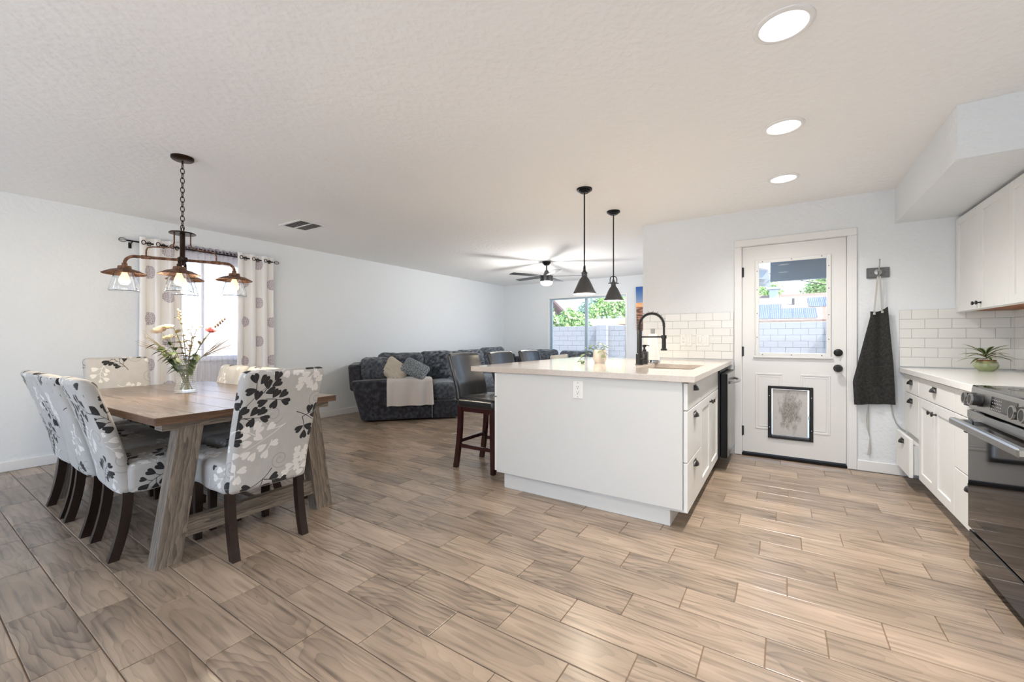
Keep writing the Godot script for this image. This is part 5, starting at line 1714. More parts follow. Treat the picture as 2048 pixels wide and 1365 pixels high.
	for i in 2:
		var t := thing("pendant_lamp", pl[i][1], "pendant lamp", pl[i][0], 0.0, "pendants over the peninsula")
		m = mb()
		m.lathe([Vector2(0.064, 0.0), Vector2(0.064, -0.014), Vector2(0.048, -0.016), Vector2(0.048, -0.026), Vector2(0.032, -0.028), Vector2(0.032, -0.036), Vector2(0.0, -0.038)], Vector3.ZERO, 32)
		put("canopy", m, M.black_metal, t)
		m = mb(); m.cyl(Vector3(0, -0.036, 0), Vector3(0, -0.70, 0), 0.0058, -1, 10)
		put("rod", m, M.black_metal, t)
		m = mb()
		# yoke: a bow from side to side with a cross bar
		var by := []
		var sd := Vector3(0.80, 0, -0.60) if i else Vector3(0.55, 0, 0.83)
		for j in 13:
			var a := PI * j / 12.0
			by.append(sd * 0.034 * cos(a) + Vector3(0, -0.672 + 0.030 * sin(a), 0))
		by.push_front(sd * 0.034 + Vector3(0, -0.712, 0)); by.append(-sd * 0.034 + Vector3(0, -0.712, 0))
		m.tube(by, 0.0042, 8)
		m.cyl(sd * 0.052 + Vector3(0, -0.712, 0), -sd * 0.052 + Vector3(0, -0.712, 0), 0.0042, -1, 8)
		put("yoke", m, M.black_metal, t)
		m = mb()
		m.lathe([Vector2(0.095, -0.886), Vector2(0.098, -0.886), Vector2(0.097, -0.880), Vector2(0.088, -0.862), Vector2(0.0865, -0.862), Vector2(0.048, -0.776), Vector2(0.044, -0.772), Vector2(0.043, -0.766), Vector2(0.026, -0.744), Vector2(0.023, -0.736), Vector2(0.023, -0.716), Vector2(0.026, -0.712), Vector2(0.026, -0.706), Vector2(0.012, -0.692), Vector2(0.010, -0.676), Vector2(0.0, -0.674)], Vector3.ZERO, 36)
		put("shade", m, M.pewter, t)
		m = mb()
		m.lathe([Vector2(0.0, -0.742), Vector2(0.022, -0.744), Vector2(0.046, -0.779), Vector2(0.094, -0.884)], Vector3.ZERO, 32)
		put("shade_lining", m, M.shade_white, t)
		m = mb()
		m.lathe([Vector2(0.0, -0.850), Vector2(0.020, -0.842), Vector2(0.028, -0.822), Vector2(0.022, -0.796), Vector2(0.013, -0.775), Vector2(0.013, -0.745)], Vector3.ZERO, 18)
		put("bulb", m, M.bulb, t)
		omni(t, Vector3(0, -0.822, 0), 0.5, Color(1.0, 0.95, 0.87), 0.025)
	# ceiling fan
	var f := thing("ceiling_fan", "grey five-blade ceiling fan with a glowing lamp in the living room", "ceiling fan", Vector3(-3.24, CEIL, -6.0))
	m = mb()
	m.lathe([Vector2(0.016, -0.062), Vector2(0.04, -0.058), Vector2(0.062, -0.03), Vector2(0.071, 0.0)], Vector3.ZERO, 28)
	put("canopy", m, M.black_metal, f)
	m = mb(); m.cyl(Vector3(0, -0.055, 0), Vector3(0, -0.15, 0), 0.013, -1, 12)
	put("rod", m, M.dark_steel, f)
	m = mb()
	m.lathe([Vector2(0.0, -0.325), Vector2(0.103, -0.325), Vector2(0.105, -0.318), Vector2(0.105, -0.232), Vector2(0.06, -0.226), Vector2(0.034, -0.16), Vector2(0.026, -0.142), Vector2(0.0, -0.14)], Vector3.ZERO, 32)
	put("motor", m, M.dark_steel, f)
	m = mb()
	m.lathe([Vector2(0.0, -0.392), Vector2(0.04, -0.388), Vector2(0.078, -0.374), Vector2(0.099, -0.348), Vector2(0.101, -0.326)], Vector3.ZERO, 32)
	put("lamp", m, M.lamp_white, f)
	omni(f, Vector3(0, -0.42, 0), 2.1, Color(1.0, 0.99, 0.97), 0.12)
	for i in 5:
		var a := TAU * i / 5.0 + 0.42
		m = mb()
		m.xf = Transform3D(Basis(Vector3.UP, a) * Basis(Vector3.RIGHT, 0.12), Vector3(0, -0.238, 0))
		m.prism(PackedVector2Array([Vector2(0.08, -0.03), Vector2(0.2, -0.058), Vector2(0.64, -0.066), Vector2(0.655, 0.05), Vector2(0.2, 0.055), Vector2(0.08, 0.03)]), -0.003, 0.003)
		put("blade", m, M.dark_steel, f)
	# ceiling vent
	var v := thing("ceiling_vent", "white louvred air vent in the ceiling", "vent", Vector3(-4.46, CEIL, -2.6))
	m = mb()
	for q in [[-0.21, -0.16, 0.21, -0.13], [-0.21, 0.13, 0.21, 0.16], [-0.21, -0.13, -0.18, 0.13], [0.18, -0.13, 0.21, 0.13], [-0.18, -0.008, 0.18, 0.008]]:
		m.span(Vector3(q[0], -0.010, q[1]), Vector3(q[2], -0.001, q[3]), 0.002)
	put("frame", m, M.trim, v)
	m = mb(); m.span(Vector3(-0.18, -0.0035, -0.13), Vector3(0.18, -0.001, 0.13))
	put("duct", m, M.carpet_dark, v)
	for b in 2:
		for i in 10:
			m = mb()
			m.xf = Transform3D(Basis(Vector3.BACK, -0.5), Vector3(-0.16 + i * 0.0355, -0.0065, 0.069 * (1 if b else -1)))
			m.bbox(Vector3.ZERO, Vector3(0.009, 0.0012, 0.118), 0)
			put("louvre", m, M.trim, v)

# ---------------------------------------------------------------- dining table, chairs, vase, curtains

func chair(label: String, h: float, lean: float, uvo: Vector2, at: Vector3, turn: float) -> Node3D: # looks along its own -z; back at +z
	var t := thing("dining_chair", label, "chair", at, turn, "slipcovered chairs around the dining table")
	var y0 := 0.33
	var bh := (h - y0) * 0.5
	var m := mb()
	var fold := noise(FastNoiseLite.TYPE_SIMPLEX_SMOOTH, 9.0, 2, int(at.x * 100) + 7)
	m.rbox(Vector3(0, y0 + bh, 0), Vector3(0.218, bh, 0.036), 0.034, 7, func(p: Vector3) -> Vector3:
		var q := clampf((p.y + bh) / (2 * bh), 0.0, 1.0)
		var bulge := 0.010 * (1.0 - pow(p.x / 0.22, 2.0)) * signf(p.z) * absf(p.z) / 0.036
		return Vector3(p.x * (0.965 + 0.035 * q), p.y, p.z + 0.165 + lean * pow(q, 1.35) + bulge + 0.003 * fold.get_noise_2d(p.x, p.y)), 1.0, uvo + Vector2(0.22, bh))
	put("back_cover", m, M.slipcover, t)
	m = mb()
	m.rbox(Vector3(0, 0.408, -0.045), Vector3(0.222, 0.078, 0.215), 0.035, 6, func(p: Vector3) -> Vector3:
		var u := 1.0 - pow(p.x / 0.225, 2.0); var w := 1.0 - pow(p.z / 0.225, 2.0)
		var lift := 0.022 * u * w if p.y > 0 else 0.0
		return Vector3(p.x * (1.0 + 0.02 * sin(p.z * 14.0)), p.y + lift + (0.004 * sin(p.x * 40.0 + p.z * 25.0) if p.y < -0.04 else 0.0), p.z), 1.0, uvo + Vector2(0.55, 0.62))
	put("seat_cover", m, M.slipcover, t)
	for s: float in [-1.0, 1.0]:
		m = mb() # curved rear leg
		for i in 5:
			var a := i / 5.0; var b := (i + 1) / 5.0
			var fz := func(q: float) -> float: return 0.158 + 0.058 * pow(1.0 - q, 2.0)
			var za: float = fz.call(a); var zb: float = fz.call(b)
			var ya := a * 0.36; var yb := b * 0.36
			var w0 := 0.019; var x := 0.182 * s
			var A := [Vector3(x - w0, ya, za - 0.022), Vector3(x + w0, ya, za - 0.022), Vector3(x + w0, ya, za + 0.022), Vector3(x - w0, ya, za + 0.022)]
			var B := [Vector3(x - w0, yb, zb - 0.022), Vector3(x + w0, yb, zb - 0.022), Vector3(x + w0, yb, zb + 0.022), Vector3(x - w0, yb, zb + 0.022)]
			for j in 4: m.mquad(A[(j + 1) % 4], A[j], B[j], B[(j + 1) % 4])
			if i == 0: m.mquad(A[0], A[1], A[2], A[3])
		put("leg", m, M.espresso, t)
		m = mb()
		var x2: float = 0.185 * s
		var T := 0.021; var Bt := 0.016
		var A2 := [Vector3(x2 - Bt, 0, -0.225 - Bt), Vector3(x2 + Bt, 0, -0.225 - Bt), Vector3(x2 + Bt, 0, -0.225 + Bt), Vector3(x2 - Bt, 0, -0.225 + Bt)]
		var B2 := [Vector3(x2 - T, 0.35, -0.225 - T), Vector3(x2 + T, 0.35, -0.225 - T), Vector3(x2 + T, 0.35, -0.225 + T), Vector3(x2 - T, 0.35, -0.225 + T)]
		for j in 4: m.mquad(A2[(j + 1) % 4], A2[j], B2[j], B2[(j + 1) % 4])
		m.mquad(A2[0], A2[1], A2[2], A2[3])
		put("leg", m, M.espresso, t)
	return t

func beam_box(m: MB, a: Vector3, b: Vector3, w: Vector3, d: Vector3, cut_flat := true) -> void: # a straight timber from a to b with half-sections w and d; its ends are cut level
	var A := [a - w - d, a + w - d, a + w + d, a - w + d]
	var B := [b - w - d, b + w - d, b + w + d, b - w + d]
	var len := a.distance_to(b)
	for j in 4:
		var p: Vector3 = A[j]; var q: Vector3 = A[(j + 1) % 4]; var r: Vector3 = B[(j + 1) % 4]; var s: Vector3 = B[j]
		var wd := p.distance_to(q)
		m.quad(q, p, s, r, Vector2(0, 0), Vector2(0, wd), Vector2(len, wd), Vector2(len, 0))
	m.quad(A[0], A[1], A[2], A[3], Vector2(0, 0), Vector2(0.1, 0), Vector2(0.1, 0.1), Vector2(0, 0.1))
	m.quad(B[3], B[2], B[1], B[0], Vector2(0, 0), Vector2(0.1, 0), Vector2(0.1, 0.1), Vector2(0, 0.1))

func build_dining() -> void:
	var c := Vector3(-3.507, 0, -1.209)
	var t := thing("dining_table", "brown plank-top trestle dining table with grey slanted legs", "table", c, deg_to_rad(2.0))
	var m: MB
	var n := 6
	var z0 := -0.5; var pw := 1.0 / n
	for i in n:
		m = mb()
		m.span(Vector3(-0.94, 0.717, z0 + i * pw + 0.0008), Vector3(0.94, 0.755, z0 + (i + 1) * pw - 0.0008), 0.0015)
		for k in m.uv.size(): # planks share one printed sheet, each its own strip
			var p := m.v[k]
			if m.n[k].y > 0.5: m.uv[k] = Vector2(p.x + 0.94, (p.z - z0) )
		put("plank", m, M.table_top, t)
	m = mb()
	for s: float in [-1.0, 1.0]:
		m.span(Vector3(s * 0.9405, 0.7175, z0 + 0.002), Vector3(s * 0.9420, 0.7545, -z0 - 0.002), 0.0005)
	m.span(Vector3(-0.94, 0.7175, -z0), Vector3(0.94, 0.7545, -z0 + 0.0015), 0.0005)
	put("edge_band", m, M.table_edge, t)
	for x: float in [-0.875, 0.865]:
		for s: float in [-1.0, 1.0]:
			m = mb()
			beam_box(m, Vector3(x, 0.0, s * 0.435), Vector3(x, 0.69, s * 0.335), Vector3(0.045, 0, 0), Vector3(0, 0, 0.055))
			put("leg", m, M.grey_timber, t)
		m = mb()
		beam_box(m, Vector3(x, 0.155, -0.37), Vector3(x, 0.155, 0.37), Vector3(0.025, 0, 0), Vector3(0, 0.045, 0))
		put("cross_beam", m, M.grey_timber, t)
		m = mb()
		beam_box(m, Vector3(x, 0.6985, -0.46), Vector3(x, 0.6985, 0.46), Vector3(0.045, 0, 0), Vector3(0, 0.018, 0))
		put("top_cleat", m, M.grey_timber, t)
	m = mb()
	beam_box(m, Vector3(-0.85, 0.155, 0), Vector3(0.84, 0.155, 0), Vector3(0, 0, 0.02), Vector3(0, 0.045, 0))
	put("stretcher", m, M.grey_timber, t)
	for s: float in [-1.0, 1.0]:
		m = mb()
		beam_box(m, Vector3(s * 0.36, 0.20, 0), Vector3(s * 0.80, 0.665, 0), Vector3(0.025, -0.025, 0), Vector3(0, 0, 0.02))
		put("brace", m, M.grey_timber, t)
	# chairs on the long side away from the sofa
	chair("slipcovered chair on the table side away from the sofa, next to the window-end chair", 0.935, 0.16, Vector2(0.55, 0.0), Vector3(-4.03, 0, -0.88), 0.0)
	chair("slipcovered chair in the middle of the table side away from the sofa", 0.935, 0.16, Vector2(0.2, 0.35), Vector3(-3.56, 0, -0.88), 0.0)
	chair("slipcovered chair on the table side away from the sofa, next to the kitchen-end chair", 0.94, 0.16, Vector2(0.52, 0.25), Vector3(-3.06, 0, -0.89), -0.03)
	# chairs on the long side facing the sofa
	chair("slipcovered chair on the table side next to the sofa, towards the window", 0.91, 0.12, Vector2(0.3, 0.6), Vector3(-4.08, 0, -1.475), PI)
	chair("slipcovered chair in the middle of the table side next to the sofa", 0.91, 0.12, Vector2(0.1, 0.1), Vector3(-3.575, 0, -1.475), PI)
	chair("slipcovered chair on the table side next to the sofa, towards the kitchen", 0.915, 0.12, Vector2(0.7, 0.4), Vector3(-3.06, 0, -1.475), PI)
	# end chairs
	chair("leaf-print slipcovered chair at the kitchen end of the table", 0.985, 0.20, Vector2(0.0, 0.0), Vector3(-2.575, 0, -1.195), PI / 2)
	chair("leaf-print slipcovered chair at the window end of the table", 0.98, 0.14, Vector2(0.62, 0.70), Vector3(-4.64, 0, -1.175), -PI / 2)
	build_vase()

func stem_curve(a: Vector3, b: Vector3, bow: Vector3, n := 9) -> Array:
	var out := []
	for i in n:
		var s := i / float(n - 1)
		out.append(a.lerp(b, s) + bow * 4 * s * (1 - s))
	return out

func leaf_blade(m: MB, base: Vector3, dir: Vector3, length: float, width: float, droop: float, col: Color, edge = null, seg := 7) -> void: # a pointed leaf with a midrib fold
	m.colored = true
	var side := dir.cross(Vector3.UP)
	if side.length() < 0.1: side = Vector3.RIGHT
	side = side.normalized()
	var rows := []
	for i in seg + 1:
		var s := float(i) / seg
		var p := base + dir * length * s + Vector3(0, -droop * s * s, 0)
		var w := width * pow(sin(PI * clampf(0.06 + 0.94 * s, 0, 1)), 0.8) * (1.0 - 0.25 * s)
		if i == seg: w = width * 0.02
		rows.append([p - side * w * 0.5 + Vector3(0, w * 0.14, 0), p - side * w * 0.3 + Vector3(0, w * 0.07, 0), p, p + side * w * 0.3 + Vector3(0, w * 0.07, 0), p + side * w * 0.5 + Vector3(0, w * 0.14, 0)])
	var ec: Color = edge if edge != null else col
	for i in seg:
		for j in 4:
			m.col = ec if (j == 0 or j == 3) else col
			m.quad(rows[i][j], rows[i][j + 1], rows[i + 1][j + 1], rows[i + 1][j])

func petal_bloom(m: MB, ce: Vector3, axis: Vector3, r: float, layers: int, per: int, col: Color, tip: Color, cup: float) -> void:
	m.colored = true
	var u := axis.cross(Vector3(0.3, 0.2, 0.9)).normalized()
	var w := axis.cross(u)
	for l in layers:
		var open := lerpf(cup, 1.25, float(l) / maxf(1, layers - 1))
		var rr := r * lerpf(0.45, 1.0, float(l) / maxf(1, layers - 1))
		for i in per:
			var a := TAU * (i + 0.5 * (l % 2)) / per
			var d := (u * cos(a) + w * sin(a)) * sin(open) + axis * cos(open)
			var sd := axis.cross(d).normalized()
			m.col = col.lerp(tip, float(l) / layers)
			var pw := rr * 1.4 * PI / per + rr * 0.12
			var p0 := ce; var p1 := ce + d * rr * 0.6; var p2 := ce + d * rr + axis * rr * 0.12
			m.quad(p0 - sd * pw * 0.2, p0 + sd * pw * 0.2, p1 + sd * pw * 0.5, p1 - sd * pw * 0.5)
			m.quad(p1 - sd * pw * 0.5, p1 + sd * pw * 0.5, p2 + sd * pw * 0.22, p2 - sd * pw * 0.22)

func build_vase() -> void:
	var at := Vector3(-3.625, 0.755, -1.235)
	var v := thing("glass_vase", "clear rippled glass vase on the dining table", "vase", at)
	var prof := []
	for i in 41:
		var s := i / 40.0
		prof.append(Vector2(0.066 - 0.012 * sin(PI * clampf(s * 1.2 - 0.1, 0, 1)) + 0.0022 * sin(s * 95.0) + (0.008 * pow(s, 6.0)), 0.002 + s * 0.216))
	prof.push_front(Vector2(0.0, 0.0))
	var m := mb(); m.lathe(prof, Vector3.ZERO, 40)
	put("body", m, M.vase_glass, v)
	m = mb(); m.lathe([Vector2(0.0, 0.004), Vector2(0.058, 0.004), Vector2(0.058, 0.014), Vector2(0.0, 0.014)], Vector3.ZERO, 32)
	put("foot", m, mat(Color(0.93, 0.96, 0.96, 0.3), 0.05, 0.0, {"transparency": BaseMaterial3D.TRANSPARENCY_ALPHA}), v)
	m = mb()
	var ring := []
	for i in 40:
		var a := TAU * i / 40.0; ring.append(Vector3(cos(a) * 0.0705, 0.218, sin(a) * 0.0705))
	m.tube(ring, 0.0022, 6, false, true)
	put("rim", m, M.vase_glass, v)
	# directions in the plane that faces the kitchen: r runs towards the sofa side
	var r := Vector3(0.8377, 0, -0.5463); var f := Vector3(0.5463, 0, 0.8377)
	var green := Color(0.045, 0.075, 0.03); var dull := Color(0.12, 0.15, 0.07); var brown := Color(0.22, 0.16, 0.09); var stemc := Color(0.14, 0.16, 0.07)
	var P := func(a: float, b: float, d := 0.0) -> Vector3: return at + r * a + Vector3(0, b, 0) + f * d
	var stems := [
		["cream_rose", "pale pink and cream rose leaning towards the window end in the vase", "flower", -0.155, 0.435, 0.03],
		["cream_rose", "small cream bloom low among the vase leaves", "flower", -0.075, 0.385, 0.06],
		["pink_chrysanthemum", "bright pink chrysanthemum in the glass vase", "flower", 0.19, 0.44, 0.02],
		["leafy_sprig", "tall leafy stem with a budded tip rising highest in the vase", "foliage", -0.055, 0.53, -0.02],
		["leafy_sprig", "dark round-leaved stem drooping over the vase rim towards the window end", "foliage", -0.12, 0.30, 0.07],
		["leafy_sprig", "round-leaved stem beside the pink chrysanthemum", "foliage", 0.11, 0.29, 0.04],
		["leafy_sprig", "brown-leaved stem in the middle of the bouquet", "foliage", 0.03, 0.42, -0.03],
		["leafy_sprig", "dark green sprig under the pale roses", "foliage", -0.18, 0.35, 0.04],
		["leafy_sprig", "broad-leaved sprig hanging in front of the vase neck", "foliage", -0.05, 0.31, 0.09],
		["leafy_sprig", "olive sprig between the roses and the tall stem", "foliage", -0.10, 0.46, -0.02],
		["dried_grass_bundle", "bundle of dried wheat grass fanning towards the window end", "dried grass", -0.30, 0.40, -0.02],
		["dried_grass_bundle", "bundle of dried wheat grass fanning towards the kitchen", "dried grass", 0.24, 0.36, -0.02],
		["blossom_sprig", "wiry stem of tiny cream blossoms in the vase", "flower", 0.075, 0.45, 0.0],
		["budded_sprig", "stem with a brown budded tip behind the pink chrysanthemum", "flower", 0.235, 0.50, -0.01],
	]
	var rr := RandomNumberGenerator.new(); rr.seed = 12
	for i in stems.size():
		var q: Array = stems[i]
		var foot: Vector3 = P.call(-q[3] * 0.12, 0.02, rr.randf_range(-0.02, 0.02))
		var tip: Vector3 = P.call(q[3], q[4], q[5])
		var t := thing(q[0], q[1], q[2], foot, 0.0, "stems in the glass vase")
		var cv := stem_curve(Vector3.ZERO, tip - foot, Vector3(0, 0.035, 0) - r * q[3] * 0.10, 11)
		m = mb(); m.tube(cv, [0.0032, 0.003, 0.003, 0.003, 0.0028, 0.0026, 0.0026, 0.0024, 0.0022, 0.002, 0.0018], 7)
		put("stem", m, mat(Color(0.36, 0.40, 0.22) if i % 2 else Color(0.42, 0.38, 0.24), 0.6), t)
		var e: Vector3 = cv[10]
		var dir: Vector3 = (cv[10] - cv[9]).normalized()
		match q[0]:
			"cream_rose":
				m = mb(); petal_bloom(m, e, (dir + Vector3(0, 0.3, 0)).normalized(), 0.060 if i == 0 else 0.046, 5, 7, Color(0.74, 0.46, 0.40) if i == 0 else Color(0.78, 0.68, 0.56), Color(0.84, 0.74, 0.64), 0.25)
				put("bloom", m, M.leaf, t)
				m = mb()
				for k in 3: leaf_blade(m, cv[7], (dir + r * (k - 1) * 0.9 + f * 0.5).normalized(), 0.06, 0.03, 0.02, green)
				put("leaf", m, M.leaf, t)
				if i == 0:
					m = mb(); petal_bloom(m, e + r * 0.05 + Vector3(0, 0.03, 0), Vector3(0.2, 1, 0.1).normalized(), 0.04, 4, 6, Color(0.80, 0.68, 0.52), Color(0.86, 0.78, 0.66), 0.3)
					put("bloom", m, M.leaf, t)
			"pink_chrysanthemum":
				m = mb(); petal_bloom(m, e, (dir + Vector3(0, 0.5, 0) + f * 0.5).normalized(), 0.042, 6, 16, Color(0.58, 0.17, 0.20), Color(0.74, 0.38, 0.40), 0.2)
				put("bloom", m, M.leaf, t)
				m = mb()
				for k in 4: leaf_blade(m, cv[6 + k % 3], (dir * 0.6 + r * (k - 1.5) * 0.6 + f * 0.3).normalized(), 0.06, 0.022, 0.015, Color(0.24, 0.20, 0.12))
				put("leaf", m, M.leaf, t)
			"leafy_sprig":
				for k in 11:
					m = mb()
					var s := 4 + k % 7
					var d2: Vector3 = ((r if k % 2 else -r) * 0.8 + dir * 0.5 + f * rr.randf_range(-0.3, 0.7)).normalized()
					if i == 4 or i == 5 or i == 7 or i == 8: d2 = ((r if k % 2 else -r) * 0.9 + Vector3(0, rr.randf_range(-0.8, 0.4), 0) + f * 0.6).normalized()
					leaf_blade(m, cv[mini(s, 10)], d2, rr.randf_range(0.045, 0.068), 0.05 if i != 6 and i != 3 else 0.032, 0.02, green.lerp(dull, rr.randf()) if i != 3 and i != 6 and i != 9 else brown.lerp(Color(0.40, 0.32, 0.16), rr.randf()))
					put("leaf", m, M.leaf, t)
				if i == 3:
					m = mb()
					for k in 7: m.rbox(e + dir * 0.012 * k + r * 0.006 * (1 if k % 2 else -1), Vector3(0.006, 0.008, 0.006), 0.005, 1)
					put("bud_tip", m, mat(Color(0.42, 0.34, 0.26), 0.8), t)
			"dried_grass_bundle":
				m = mb()
				for k in 9:
					var d3: Vector3 = (dir + Vector3(0, 0.13 * (k - 4) / 2.0, 0) + f * rr.randf_range(-0.2, 0.2)).normalized()
					var b0: Vector3 = cv[6]
					m.tube([b0, b0 + d3 * 0.12, b0 + d3 * rr.randf_range(0.2, 0.26)], [0.0022, 0.0018, 0.0006], 5)
				put("blades", m, mat(Color(0.42, 0.37, 0.31), 0.8), t)
			"blossom_sprig":
				m = mb()
				for k in 7:
					var b1: Vector3 = cv[5 + k % 5]
					var e1 := b1 + (Vector3(0, 1, 0) + r * rr.randf_range(-0.7, 0.5) + f * rr.randf_range(-0.3, 0.5)).normalized() * rr.randf_range(0.06, 0.13)
					m.tube([b1, e1], 0.0013, 5)
				put("twig", m, mat(Color(0.26, 0.22, 0.18), 0.8), t)
				for k in 4:
					m = mb(); petal_bloom(m, e + r * (0.03 * k - 0.06) + Vector3(0, 0.02 * (k % 2), 0), Vector3(0, 1, 0.3).normalized(), 0.019, 2, 6, Color(0.80, 0.66, 0.42), Color(0.92, 0.84, 0.66), 0.6)
					put("bloom", m, M.leaf, t)
			"budded_sprig":
				m = mb()
				for k in 8: m.rbox(e + dir * 0.011 * (k - 3) + r * 0.006 * (1 if k % 2 else -1), Vector3(0.006, 0.008, 0.006), 0.005, 1)
				put("bud_tip", m, mat(Color(0.36, 0.28, 0.20), 0.8), t)

func build_curtains() -> void:
	# rod on the wall
	var t := thing("curtain_rod", "black curtain rod with wire ball finials above the dining window", "curtain rod", Vector3(-5.5, 2.13, -2.1))
	var m := mb()
	m.cyl(Vector3(0, 0, -0.72), Vector3(0, 0, 0.72), 0.008, -1, 10)
	put("pole", m, M.black_metal, t)
	for s: float in [-1.0, 1.0]:
		m = mb()
		for k in 4:
			var pts := []
			for i in 20:
				var a := TAU * i / 20.0
				var q := Vector3(cos(a) * 0.022, 0, sin(a) * 0.03)
				pts.append(q.rotated(Vector3.BACK, PI * k / 4.0) + Vector3(0, 0, s * 0.75))
			m.tube(pts, 0.0016, 5, false, true)
		put("finial", m, M.black_metal, t)
		m = mb()
		m.cyl(Vector3(0, 0, s * 0.67), Vector3(-0.098, -0.02, s * 0.67), 0.006, -1, 8)
		m.bbox(Vector3(-0.097, -0.03, s * 0.67), Vector3(0.005, 0.06, 0.025), 0.001)
		put("bracket", m, M.black_metal, t)
	m = mb(); m.cyl(Vector3(-0.05, 0.03, -0.55), Vector3(-0.05, 0.03, 0.60), 0.005, -1, 8)
	for s: float in [-0.5, 0.55]: m.cyl(Vector3(-0.05, 0.03, s), Vector3(-0.099, 0.03, s), 0.004, -1, 6)
	put("inner_rod", m, M.black_metal, t)
	# printed panels hung from grommets
	for q in [[-1.475, -1.83, "white curtain panel with mauve lace medallions at the rod's patio end"], [-2.385, -2.805, "white curtain panel with mauve lace medallions at the rod's sofa end"]]:
		var a: float = q[0]; var b: float = q[1]
		var cu := thing("patterned_curtain", q[2], "curtain", Vector3(-5.5, 0, a))
		m = mb()
		var waves := 3.0
		m.sheet(60, 24, func(u: float, w: float) -> Vector3:
			var amp := 0.034 * (0.8 + 0.35 * (1.0 - w))
			return Vector3(amp * sin(u * waves * TAU + 0.4) , lerpf(0.03, 2.185, w), (b - a) * u + 0.008 * sin(u * waves * 2 * TAU) + 0.012 * sin(w * 5.0 + u * 3.0) * (1 - w)), func(u: float, w: float) -> Vector2: return Vector2(u * absf(b - a) / 0.68, -w * 2.15), 0.002)
		put("cloth", m, M.curtain, cu)
		for i in 6:
			var u := (i + 0.5) / 6.0
			m = mb()
			var pts := []
			for k in 16:
				var an := TAU * k / 16.0
				pts.append(Vector3(0.034 * 0.8 * sin(u * waves * TAU + 0.4) + 0.004, 2.13 + sin(an) * 0.021, (b - a) * u + cos(an) * 0.016))
			m.tube(pts, 0.004, 6, false, true)
			put("grommet", m, M.bronze, cu)
	# sheer between them
	for q in [[-1.56, -2.03, "sheer lavender curtain on the inner rod towards the patio"], [-2.04, -2.58, "sheer lavender curtain on the inner rod towards the sofa"]]:
		var a: float = q[0]; var b: float = q[1]
		var cu := thing("sheer_curtain", q[2], "curtain", Vector3(-5.552, 0, a))
		m = mb()
		m.sheet(70, 6, func(u: float, w: float) -> Vector3: return Vector3(0.012 * sin(u * 9 * TAU) + 0.004 * sin(u * 31.0), lerpf(0.06, 2.15, w), (b - a) * u))
		put("cloth", m, M.sheer, cu)
		m = mb()
		m.sheet(70, 2, func(u: float, w: float) -> Vector3: return Vector3(0.014 * sin(u * 14 * TAU), lerpf(2.12, 2.185 + 0.008 * sin(u * 50.0), w), (b - a) * u), null, 0.002)
		put("gathered_heading", m, M.sheer_head, cu)

# ---------------------------------------------------------------- bar stools, sofa, small things

